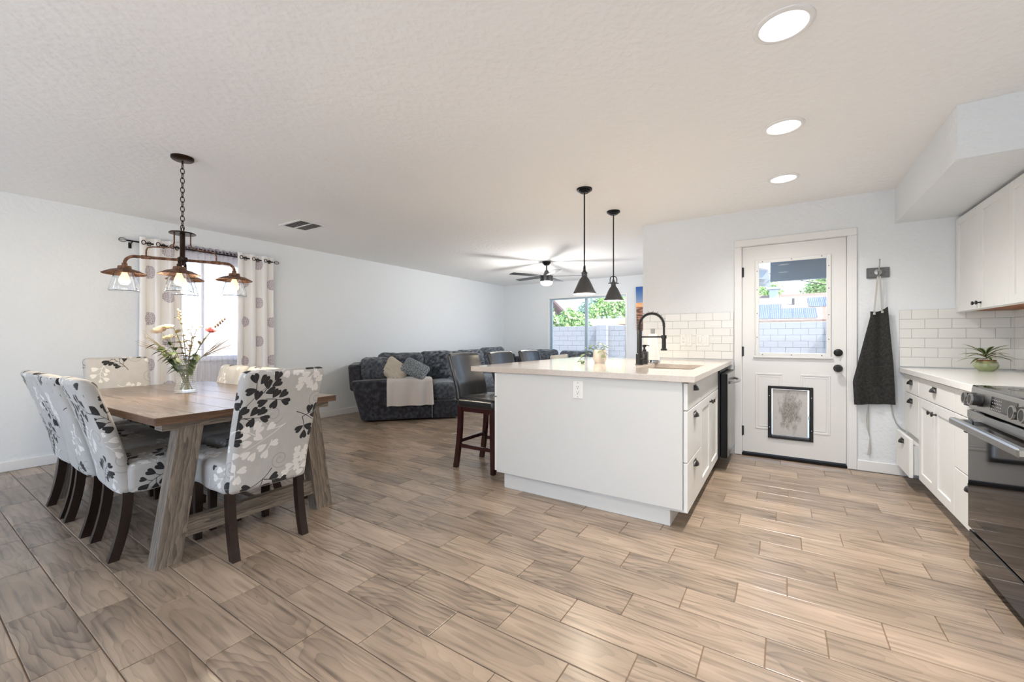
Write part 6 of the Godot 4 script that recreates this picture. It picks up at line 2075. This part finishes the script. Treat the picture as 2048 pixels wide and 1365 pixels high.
func build_stools() -> void:
	var zs := [-3.03, -3.63, -4.23]
	var labels := ["black leather counter stool at the free end of the peninsula", "black leather counter stool in the middle of the peninsula row", "black leather counter stool next to the kitchen wall end of the peninsula"]
	var first: Node3D = null
	for i in 3:
		var at := Vector3(-2.24, 0, zs[i])
		if first:
			dup(first, at, -PI / 2, labels[i])
			continue
		var t := thing("counter_stool", labels[0], "bar stool", at, -PI / 2, "counter stools along the peninsula")
		first = t
		var m := mb()
		m.rbox(Vector3(0, 0.583, -0.02), Vector3(0.218, 0.045, 0.205), 0.036, 6, func(p: Vector3) -> Vector3:
			var u := 1.0 - pow(p.x / 0.225, 2.0); var w := 1.0 - pow(p.z / 0.215, 2.0)
			return p + Vector3(0, (0.020 * u * w + 0.006 * sin(p.x * 30.0) * w) if p.y > 0 else 0.0, 0))
		put("seat", m, M.leather, t)
		m = mb()
		m.bbox(Vector3(0, 0.525, -0.01), Vector3(0.40, 0.04, 0.38), 0.004)
		put("seat_rail", m, M.cherry, t)
		var lean := func(y: float) -> float: return 0.175 + 0.115 * pow(clampf((y - 0.58) / 0.43, 0, 1), 1.4) + 0.025 * pow(clampf((0.58 - y) / 0.58, 0, 1), 1.0) * 1.3
		m = mb()
		m.rbox(Vector3(0, 0.80, 0), Vector3(0.215, 0.208, 0.028), 0.026, 8, func(p: Vector3) -> Vector3:
			var z: float = lean.call(p.y + 0.80)
			return Vector3(p.x, p.y + 0.006 * cos(p.x * 7.0), p.z + z + 0.028 * (1.0 - pow(p.x / 0.215, 2.0)) - 0.004 + 0.004 * sin(p.y * 18.0)))
		var bk := put("backrest", m, M.leather, t)
		for x: float in [-0.072, 0.072]:
			m = mb()
			var pts := []
			for k in 13:
				var y := lerpf(0.605, 1.0, k / 12.0)
				pts.append(Vector3(x, y, lean.call(y) - 0.028 + 0.028 * (1.0 - pow(x / 0.215, 2.0)) - 0.004 + 0.004 * sin((y - 0.80) * 18.0) ))
			m.tube(pts, 0.0016, 5)
			put("seam", m, M.stitch, bk)
		for s: float in [-1.0, 1.0]:
			m = mb()
			for k in 6: # sabre rear legs running on behind the back
				var y0 := 0.62 * k / 6.0; var y1 := 0.62 * (k + 1) / 6.0
				var f := func(y: float) -> float: return 0.155 + 0.055 * pow(clampf((0.5 - y) / 0.5, 0, 1), 1.8)
				beam_box(m, Vector3(0.19 * s, y0, f.call(y0)), Vector3(0.19 * s, y1, f.call(y1)), Vector3(0.017, 0, 0), Vector3(0, 0, 0.021))
			put("leg", m, M.cherry, t)
			m = mb()
			beam_box(m, Vector3(0.19 * s, 0, -0.20), Vector3(0.185 * s, 0.54, -0.185), Vector3(0.018, 0, 0), Vector3(0, 0, 0.018))
			put("leg", m, M.cherry, t)
			m = mb()
			beam_box(m, Vector3(0.19 * s, 0.20, -0.185), Vector3(0.19 * s, 0.20, 0.17), Vector3(0.009, 0, 0), Vector3(0, 0.015, 0))
			put("stretcher", m, M.cherry, t)
		m = mb(); beam_box(m, Vector3(-0.175, 0.24, 0.165), Vector3(0.175, 0.24, 0.165), Vector3(0, 0, 0.009), Vector3(0, 0.015, 0))
		put("stretcher", m, M.cherry, t)
		m = mb(); beam_box(m, Vector3(-0.175, 0.16, -0.195), Vector3(0.175, 0.16, -0.195), Vector3(0, 0, 0.011), Vector3(0, 0.016, 0))
		put("stretcher", m, M.cherry, t)

func pillow(m: MB, ce: Vector3, half: Vector3, yaw: float, pitch: float, roll: float, wrinkle: float, sd: int, soft := 0.55) -> void: # a stuffed cushion standing in the x-y plane
	var f := noise(FastNoiseLite.TYPE_SIMPLEX_SMOOTH, 1.0, 3, sd)
	m.xf = Transform3D(Basis(Vector3.UP, yaw) * Basis(Vector3.RIGHT, pitch) * Basis(Vector3.BACK, roll), ce)
	m.rbox(Vector3.ZERO, half, half.z * 0.9, 8, func(p: Vector3) -> Vector3:
		var u := clampf(1.0 - pow(absf(p.x) / half.x, 2.6), 0, 1); var w := clampf(1.0 - pow(absf(p.y) / half.y, 2.6), 0, 1)
		var puff := lerpf(1.0 - soft, 1.0, sqrt(u * w))
		var q := Vector3(p.x * (1.0 - 0.05 * w), p.y * (1.0 - 0.06 * u), p.z * puff)
		return q + Vector3(0, 0, wrinkle * f.get_noise_2d(p.x * 9.0, p.y * 22.0) * signf(p.z)) + Vector3(0, wrinkle * 0.5 * f.get_noise_2d(p.x * 16.0, p.z * 9.0), 0))
	m.xf = Transform3D.IDENTITY

func build_sofa() -> void:
	var o := Vector3(-4.6, 0, -5.2)
	var t := thing("sectional_sofa", "charcoal blue velvet sectional sofa in the living room corner", "sofa", o)
	var u := Vector3(0.652, 0, -0.758); var nn := Vector3(0.758, 0, 0.652)
	var p0 := Vector3(-4.78, 0, -3.60)
	var seam := p0 + u * 0.945
	var p2 := p0 + u * 1.32
	var yaw := atan2(nn.x, nn.z) # turns +z to nn
	var m := mb()
	# angled end unit: a block whose outer edge flares outwards towards the top
	m.xf = Transform3D(Basis(Vector3.UP, yaw), p0 + u * 0.4725 - nn * 0.46 - o)
	m.rbox(Vector3(0, 0.30, 0), Vector3(0.4725, 0.275, 0.46), 0.035, 7, func(p: Vector3) -> Vector3:
		var q := clampf((p.y + 0.275) / 0.55, 0, 1)
		var k := clampf((-p.x + 0.4725) / 0.945, 0, 1)
		return p + Vector3(-0.14 * q * pow(k, 2.0), 0.012 * cos(p.x * 5.0) if p.y > 0 else 0.0, 0.012 * sin(p.x * 8.0) * (1.0 - absf(p.y) / 0.3)))
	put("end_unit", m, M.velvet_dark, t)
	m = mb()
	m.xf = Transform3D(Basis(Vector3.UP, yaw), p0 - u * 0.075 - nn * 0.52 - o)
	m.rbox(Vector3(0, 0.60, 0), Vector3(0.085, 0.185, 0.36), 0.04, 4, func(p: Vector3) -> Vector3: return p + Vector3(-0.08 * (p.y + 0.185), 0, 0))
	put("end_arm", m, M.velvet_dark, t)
	# second unit: panelled base with a seat cushion above
	m = mb()
	var c1 := p0 + u * 1.14
	m.xf = Transform3D(Basis(Vector3.UP, yaw), c1 - nn * 0.5 - o)
	m.rbox(Vector3(0, 0.145, 0), Vector3(0.185, 0.125, 0.495), 0.02, 3)
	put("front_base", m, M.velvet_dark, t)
	m = mb(); m.xf = Transform3D(Basis(Vector3.UP, yaw), c1 - nn * 0.49 - o)
	m.rbox(Vector3(0, 0.39, 0), Vector3(0.19, 0.115, 0.50), 0.09, 6, func(p: Vector3) -> Vector3: return p + Vector3(0, 0.02 * (1 - pow(p.x / 0.19, 2)) if p.y > 0 else 0.0, 0))
	put("seat_cushion", m, M.velvet, t)
	m = mb()
	m.tube([seam + nn * 0.002 + Vector3(0, 0.03, 0) - o, seam + nn * 0.004 + Vector3(0, 0.55, 0) - o], 0.006, 6)
	put("piping", m, M.chenille, t)
	# long run along the wall and the return under the window
	m = mb()
	m.prism(PackedVector2Array([Vector2(-5.50, -4.45), Vector2(-4.98, -4.10), Vector2(-4.20, -4.95), Vector2(-4.42, -5.35), Vector2(-4.42, -7.15), Vector2(-2.75, -7.15), Vector2(-2.75, -8.12), Vector2(-5.50, -8.12)]), 0.03, 0.27, 0.01)
	m.xf = Transform3D.IDENTITY
	for i in m.v.size(): m.v[i] -= o
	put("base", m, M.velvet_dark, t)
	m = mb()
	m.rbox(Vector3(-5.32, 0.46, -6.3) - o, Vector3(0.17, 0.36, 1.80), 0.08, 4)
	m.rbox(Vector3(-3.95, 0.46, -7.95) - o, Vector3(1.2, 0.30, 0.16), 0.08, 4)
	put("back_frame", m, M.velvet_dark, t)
	for q in [[-4.74, -5.0, 0.42, 0.50], [-4.80, -6.0, 0.42, 0.46], [-4.80, -6.9, 0.42, 0.42]]:
		m = mb()
		m.rbox(Vector3(q[0], 0.37, q[1]) - o, Vector3(q[2], 0.11, q[3]), 0.08, 5, func(p: Vector3) -> Vector3: return p + Vector3(0, 0.025 * (1 - pow(p.x / 0.45, 2)) * (1 - pow(p.z / 0.5, 2)) if p.y > 0 else 0.0, 0))
		put("seat_cushion", m, M.velvet, t)
	for q in [[-3.95, -7.5], [-3.2, -7.5]]:
		m = mb(); m.rbox(Vector3(q[0], 0.37, q[1]) - o, Vector3(0.37, 0.11, 0.36), 0.08, 5)
		put("seat_cushion", m, M.velvet, t)
	# back cushions: position, half size, yaw (0 looks to +z), pitch, roll
	var cs := [
		[Vector3(-4.86, 0.725, -3.90), Vector3(0.23, 0.17, 0.14), 0.75, -0.2, 0.0],
		[Vector3(-4.92, 0.745, -4.42), Vector3(0.36, 0.20, 0.13), 0.80, -0.22, 0.0],
		[Vector3(-4.62, 0.735, -4.86), Vector3(0.27, 0.235, 0.13), 0.80, -0.2, 0.03],
		[Vector3(-4.98, 0.72, -5.55), Vector3(0.38, 0.22, 0.13), 1.45, -0.2, 0.0],
		[Vector3(-5.02, 0.735, -6.25), Vector3(0.36, 0.22, 0.13), 1.5, -0.2, 0.0],
		[Vector3(-5.02, 0.76, -6.98), Vector3(0.36, 0.23, 0.13), 1.45, -0.2, 0.02],
		[Vector3(-4.3, 0.72, -7.72), Vector3(0.40, 0.22, 0.13), 0.1, -0.2, 0.0],
		[Vector3(-3.5, 0.70, -7.72), Vector3(0.38, 0.22, 0.13), 0.0, -0.2, 0.0],
	]
	for i in cs.size():
		var q: Array = cs[i]
		m = mb()
		pillow(m, q[0] - o, q[1], q[2], q[3], q[4], 0.022, 40 + i)
		put("back_cushion", m, M.velvet, t)
	# loose pillows
	m = mb(); pillow(m, Vector3.ZERO, Vector3(0.19, 0.15, 0.065), 0.65, -0.35, -0.62, 0.008, 60)
	var bp := tag(put("throw_pillow", m, M.linen, self, Vector3(-4.60, 0.70, -4.02)), "beige throw pillow with a dark stripe leaning on the sofa", "pillow")
	m = mb()
	for k: float in [-0.022, 0.022]:
		m.xf = Transform3D(Basis(Vector3.UP, 0.65) * Basis(Vector3.RIGHT, -0.35) * Basis(Vector3.BACK, -0.55), Vector3.ZERO)
		m.bbox(Vector3(0.085 + k, 0.0, 0.0), Vector3(0.012, 0.30, 0.112), 0.004)
	put("stripe", m, M.linen_stripe, bp)
	m = mb(); pillow(m, Vector3.ZERO, Vector3(0.195, 0.125, 0.07), 0.72, -0.5, -0.5, 0.01, 61)
	tag(put("throw_pillow", m, M.chenille, self, Vector3(-4.36, 0.72, -4.18)), "blue-grey woven throw pillow next to the beige pillow", "pillow")
	m = mb(); pillow(m, Vector3.ZERO, Vector3(0.17, 0.17, 0.06), 1.3, -0.3, 0.1, 0.008, 62)
	tag(put("throw_pillow", m, M.pebble_cloth, self, Vector3(-4.46, 0.675, -5.22)), "black and white pebble-pattern throw pillow on the sofa", "pillow")
	m = mb(); pillow(m, Vector3.ZERO, Vector3(0.19, 0.16, 0.06), 0.3, -0.3, 0.1, 0.01, 63)
	tag(put("throw_pillow", m, M.linen, self, Vector3(-3.72, 0.685, -7.42)), "pale throw pillow under the sliding window", "pillow")
	m = mb(); pillow(m, Vector3.ZERO, Vector3(0.2, 0.15, 0.06), -0.2, -0.4, 0.15, 0.02, 64)
	tag(put("throw_pillow", m, M.pebble_cloth, self, Vector3(-3.32, 0.685, -7.40)), "dark patterned throw pillow under the sliding window", "pillow")
	# throw blanket over the end unit's front edge
	m = mb()
	var b0 := p0 + u * 0.33
	m.sheet(36, 30, func(a: float, b: float) -> Vector3:
		var along := a * (0.60 + 0.03 * b)
		var over := b * 0.62
		var ripple := 0.022 * sin(a * 19.0 + b * 2.0 + sin(a * 7.0)) * clampf((over - 0.24) * 5.0, 0, 1) + 0.008 * sin(a * 9.0 + 1.0) * clampf((over - 0.22) * 4.0, 0, 1)
		var top := 0.592
		var p := Vector3.ZERO
		if over < 0.22: p = -nn * (0.22 - over) + Vector3(0, top, 0)
		elif over < 0.30:
			var an := (over - 0.22) / 0.08 * PI / 2
			p = nn * 0.045 * sin(an) + Vector3(0, top - 0.045 * (1 - cos(an)), 0)
		else: p = nn * (0.045 + 0.02 * (over - 0.3)) + Vector3(0, top - 0.045 - (over - 0.30) - 0.02 * sin(a * 3.0) * (over - 0.3), 0)
		return u * along + p + nn * (ripple + 0.006), null, 0.004)
	tag(put("throw_blanket", m, M.throw, self, Vector3(b0.x, 0, b0.z)), "pale grey throw blanket draped over the sofa end", "blanket")

func build_small_things() -> void:
	# canvas on the far wall
	var t := thing("wall_canvas", "dusk seascape canvas print on the far living room wall", "wall art", Vector3(-2.12, 1.74, FAR_Z))
	var m := mb()
	m.bbox(Vector3(0, 0, 0.018), Vector3(0.60, 0.86, 0.034), 0.003)
	for i in m.uv.size(): m.uv[i] = Vector2((m.v[i].x + 0.30) / 0.60, (0.43 - m.v[i].y) / 0.86)
	var ca := put("canvas", m, M.canvas, t)
	ca.rotation.z = 0.02
	# hook board and apron
	t = thing("hook_board", "small grey hook board on the wall beside the door", "hook", Vector3(0.675, 1.707, DOOR_Z))
	m = mb()
	m.bbox(Vector3(0, 0, 0.008), Vector3(0.15, 0.088, 0.016), 0.004)
	m.bbox(Vector3(0, 0, 0.017), Vector3(0.128, 0.066, 0.004), 0.002)
	put("board", m, M.grey_plate, t)
	for x: float in [-0.045, 0.045]:
		m = mb(); m.bbox(Vector3(x, 0, 0.0195), Vector3(0.007, 0.007, 0.002), 0.001)
		put("screw", m, M.slot, t)
	m = mb()
	m.xf = Transform3D(Basis(Vector3.RIGHT, PI / 2), Vector3(0, 0.005, 0.018))
	m.lathe([Vector2(0.026, 0), Vector2(0.025, 0.004), Vector2(0.016, 0.007), Vector2(0.0, 0.008)], Vector3.ZERO, 20)
	m.xf = Transform3D.IDENTITY
	m.tube([Vector3(0, 0.005, 0.02), Vector3(0, 0.0, 0.04), Vector3(0, 0.012, 0.056), Vector3(0.004, 0.06, 0.05), Vector3(0.006, 0.10, 0.046)], 0.0045, 8)
	m.tube([Vector3(0, 0.0, 0.03), Vector3(0, -0.03, 0.04), Vector3(0, -0.035, 0.058), Vector3(0, -0.018, 0.064)], 0.0045, 8)
	m.rbox(Vector3(0.006, 0.106, 0.046), Vector3(0.007, 0.007, 0.007), 0.0068, 1)
	put("hook", m, M.steel, t)
	t = thing("apron", "dark charcoal denim apron hanging from the hook board", "apron", Vector3(0.66, 0, DOOR_Z))
	m = mb()
	var edge := func(w: float, s: float) -> float: # half-outline of the apron, w 0 bottom .. 1 top, relative to x = 0.66
		if s < 0: return lerpf(-0.148, -0.158, clampf(w / 0.25, 0, 1)) if w < 0.25 else lerpf(-0.158, -0.040, clampf((w - 0.25) / 0.70, 0, 1))
		return lerpf(0.117, 0.105, clampf(w / 0.42, 0, 1)) if w < 0.42 else lerpf(0.105, 0.072, clampf((w - 0.42) / 0.58, 0, 1))
	var apr := func(u: float, w: float) -> Vector3:
		var x: float = lerpf(edge.call(w, -1.0), edge.call(w, 1.0), u)
		var y := lerpf(0.575 + 0.02 * u, 1.378 + 0.036 * u - 0.02 * sin(u * PI), w)
		var z := 0.034 + 0.020 * sin(u * 6.5 + 0.6) * (1.0 - 0.5 * w) + 0.012 * sin(u * 13.0 + w * 3.0) * (1.0 - w) + 0.012
		return Vector3(x, y, z)
	m.sheet(34, 34, apr, func(u: float, w: float) -> Vector2: return Vector2(u * 0.3, -w * 0.8), 0.003)
	put("cloth", m, M.denim, t)
	m = mb()
	m.sheet(14, 12, func(u: float, w: float) -> Vector3:
		var p: Vector3 = apr.call(lerpf(0.20, 0.68, u), lerpf(0.235, 0.415, w)); return p + Vector3(0, 0, 0.0035), func(u: float, w: float) -> Vector2: return Vector2(u * 0.2, -w * 0.3), 0.002)
	var pk := put("pocket", m, M.denim, t)
	m = mb()
	for q in [[Vector2(0.20, 0.415), Vector2(0.20, 0.235)], [Vector2(0.20, 0.235), Vector2(0.68, 0.235)], [Vector2(0.68, 0.235), Vector2(0.68, 0.415)], [Vector2(0.20, 0.40), Vector2(0.95, 0.40)]]:
		var pts := []
		for i in 11:
			var k: Vector2 = q[0].lerp(q[1], i / 10.0)
			pts.append(apr.call(k.x, k.y) + Vector3(0, 0, 0.005))
		m.tube(pts, 0.0009, 4)
	put("stitching", m, M.denim_seam, pk)
	m = mb()
	var sa: Vector3 = apr.call(0.22, 0.985); var sb: Vector3 = apr.call(0.70, 0.985)
	for q in [[sa, Vector3(0.008, 1.672, 0.055)], [sb, Vector3(0.022, 1.672, 0.055)]]:
		var d: Vector3 = q[1] - q[0]
		var s := Vector3(0.006, 0, 0)
		m.mquad(q[0] - s, q[0] + s, q[1] + s, q[1] - s)
		m.mquad(q[0] + s - Vector3(0, 0, 0.002), q[0] - s - Vector3(0, 0, 0.002), q[1] - s - Vector3(0, 0, 0.002), q[1] + s - Vector3(0, 0, 0.002))
		m.bbox(q[0] + Vector3(0, -0.004, 0.004), Vector3(0.016, 0.02, 0.004), 0.001)
	put("neck_strap", m, M.strap, t)
	m = mb()
	m.sheet(2, 20, func(u: float, w: float) -> Vector3: return Vector3(-0.048 + (u - 0.5) * 0.018 * cos(w * 5.0) + 0.008 * sin(w * 7.0), lerpf(0.145, 0.60, w), 0.02 + (u - 0.5) * 0.012 * sin(w * 5.0)), null, 0.0015)
	put("waist_tie", m, M.strap, t)
	# cord from behind the apron to the drawers
	m = mb()
	m.tube([Vector3(0.755, 0.66, DOOR_Z + 0.008), Vector3(0.762, 0.58, DOOR_Z + 0.009), Vector3(0.772, 0.50, DOOR_Z + 0.010), Vector3(0.792, 0.435, DOOR_Z + 0.012), Vector3(0.822, 0.395, DOOR_Z + 0.016), Vector3(0.85, 0.375, DOOR_Z + 0.02)], 0.005, 8)
	tag(put("wall_cable", m, M.grey_cable), "thin grey power cord on the wall below the apron", "cable")
	# pothos on the peninsula
	t = thing("trailing_plant", "trailing heart-leaf plant in a faceted cream pot on the peninsula", "plant", Vector3(-1.37, 0.925, -3.53))
	m = mb()
	m.lathe([Vector2(0.0, 0.0), Vector2(0.046, 0.0), Vector2(0.066, 0.05), Vector2(0.060, 0.122), Vector2(0.055, 0.122), Vector2(0.058, 0.10)], Vector3.ZERO, 6)
	put("pot", m, M.ceramic, t)
	m = mb(); m.disc(Vector3(0, 0.104, 0), 0.054, true, 12)
	put("soil", m, M.soil, t)
	var r := Vector3(0.8377, 0, -0.5463); var f := Vector3(0.5463, 0, 0.8377)
	var rr := RandomNumberGenerator.new(); rr.seed = 33
	var vines := [[Vector3(0, 0.10, 0), -r * 0.06 + Vector3(0, 0.17, 0), -r * 0.115 + Vector3(0, 0.09, 0), -r * 0.15 + Vector3(0, 0.012, 0) + f * 0.02], [Vector3(0, 0.10, 0), -r * 0.02 + Vector3(0, 0.19, 0), r * 0.03 + Vector3(0, 0.165, 0), r * 0.04 + Vector3(0, 0.13, 0) + f * 0.03], [Vector3(0, 0.10, 0) + f * 0.02, f * 0.05 + Vector3(0, 0.14, 0), f * 0.075 + r * 0.02 + Vector3(0, 0.10, 0), f * 0.08 + r * 0.035 + Vector3(0, 0.05, 0)], [Vector3(0, 0.10, 0), -r * 0.09 + Vector3(0, 0.14, 0) + f * 0.02, -r * 0.19 + Vector3(0, 0.03, 0) + f * 0.04, -r * 0.21 + Vector3(0, 0.008, 0) + f * 0.05]]
	for q in vines:
		m = mb(); m.tube(q, 0.0018, 6)
		put("vine", m, mat(rgb8(96, 120, 70), 0.6), t)
		for k in 6:
			var s := 0.6 + k * 0.46
			var i0 := mini(int(s), 2)
			var b: Vector3 = q[i0].lerp(q[i0 + 1], s - i0)
			m = mb()
			leaf_blade(m, b, (r * rr.randf_range(-1, 1) + f * rr.randf_range(0.0, 0.9) + Vector3(0, rr.randf_range(-0.5, 0.4), 0)).normalized(), rr.randf_range(0.035, 0.055), 0.04, 0.01, Color(0.10, 0.17, 0.06).lerp(Color(0.22, 0.30, 0.14), rr.randf()), null, 6)
			put("leaf", m, M.leaf, t)
	# striped dracaena in a glass bowl by the range
	t = thing("striped_plant", "striped dracaena in a round glass bowl on the white worktop", "plant", Vector3(1.245, 0.905, -4.46))
	m = mb()
	m.lathe([Vector2(0.0, 0.0), Vector2(0.038, 0.0), Vector2(0.062, 0.022), Vector2(0.067, 0.045), Vector2(0.06, 0.066), Vector2(0.05, 0.082), Vector2(0.052, 0.085)], Vector3.ZERO, 32)
	put("bowl", m, M.green_glass, t)
	m = mb()
	m.lathe([Vector2(0.0, 0.003), Vector2(0.036, 0.003), Vector2(0.060, 0.024), Vector2(0.064, 0.042), Vector2(0.0, 0.042)], Vector3.ZERO, 28)
	put("water", m, mat(Color(0.62, 0.66, 0.42, 0.55), 0.05, 0.0, {"transparency": BaseMaterial3D.TRANSPARENCY_ALPHA}), t)
	m = mb(); m.lathe([Vector2(0.0, 0.055), Vector2(0.055, 0.062), Vector2(0.052, 0.083), Vector2(0.0, 0.086)], Vector3.ZERO, 24)
	put("soil_plug", m, M.terracotta, t)
	m = mb()
	for k in 7: m.tube([Vector3(0.01 * cos(k), 0.056, 0.01 * sin(k)), Vector3(0.03 * cos(k * 1.3), 0.035, 0.03 * sin(k * 1.3)), Vector3(0.02 * cos(k * 2.1), 0.012, 0.02 * sin(k * 2.1))], 0.0018, 5)
	put("roots", m, M.bark, t)
	for k in 22:
		var a := TAU * k / 22.0 * 2.62
		var up := lerpf(1.0, 0.28, k / 21.0) + rr.randf_range(-0.08, 0.08)
		m = mb()
		leaf_blade(m, Vector3(0.008 * cos(a), 0.085 + 0.05 * (1 - k / 22.0), 0.008 * sin(a)), Vector3(cos(a), up, sin(a)).normalized(), rr.randf_range(0.12, 0.175), 0.030, 0.10 - 0.06 * up, Color(0.045, 0.07, 0.03), Color(0.42, 0.47, 0.24), 9)
		put("leaf", m, M.leaf, t)
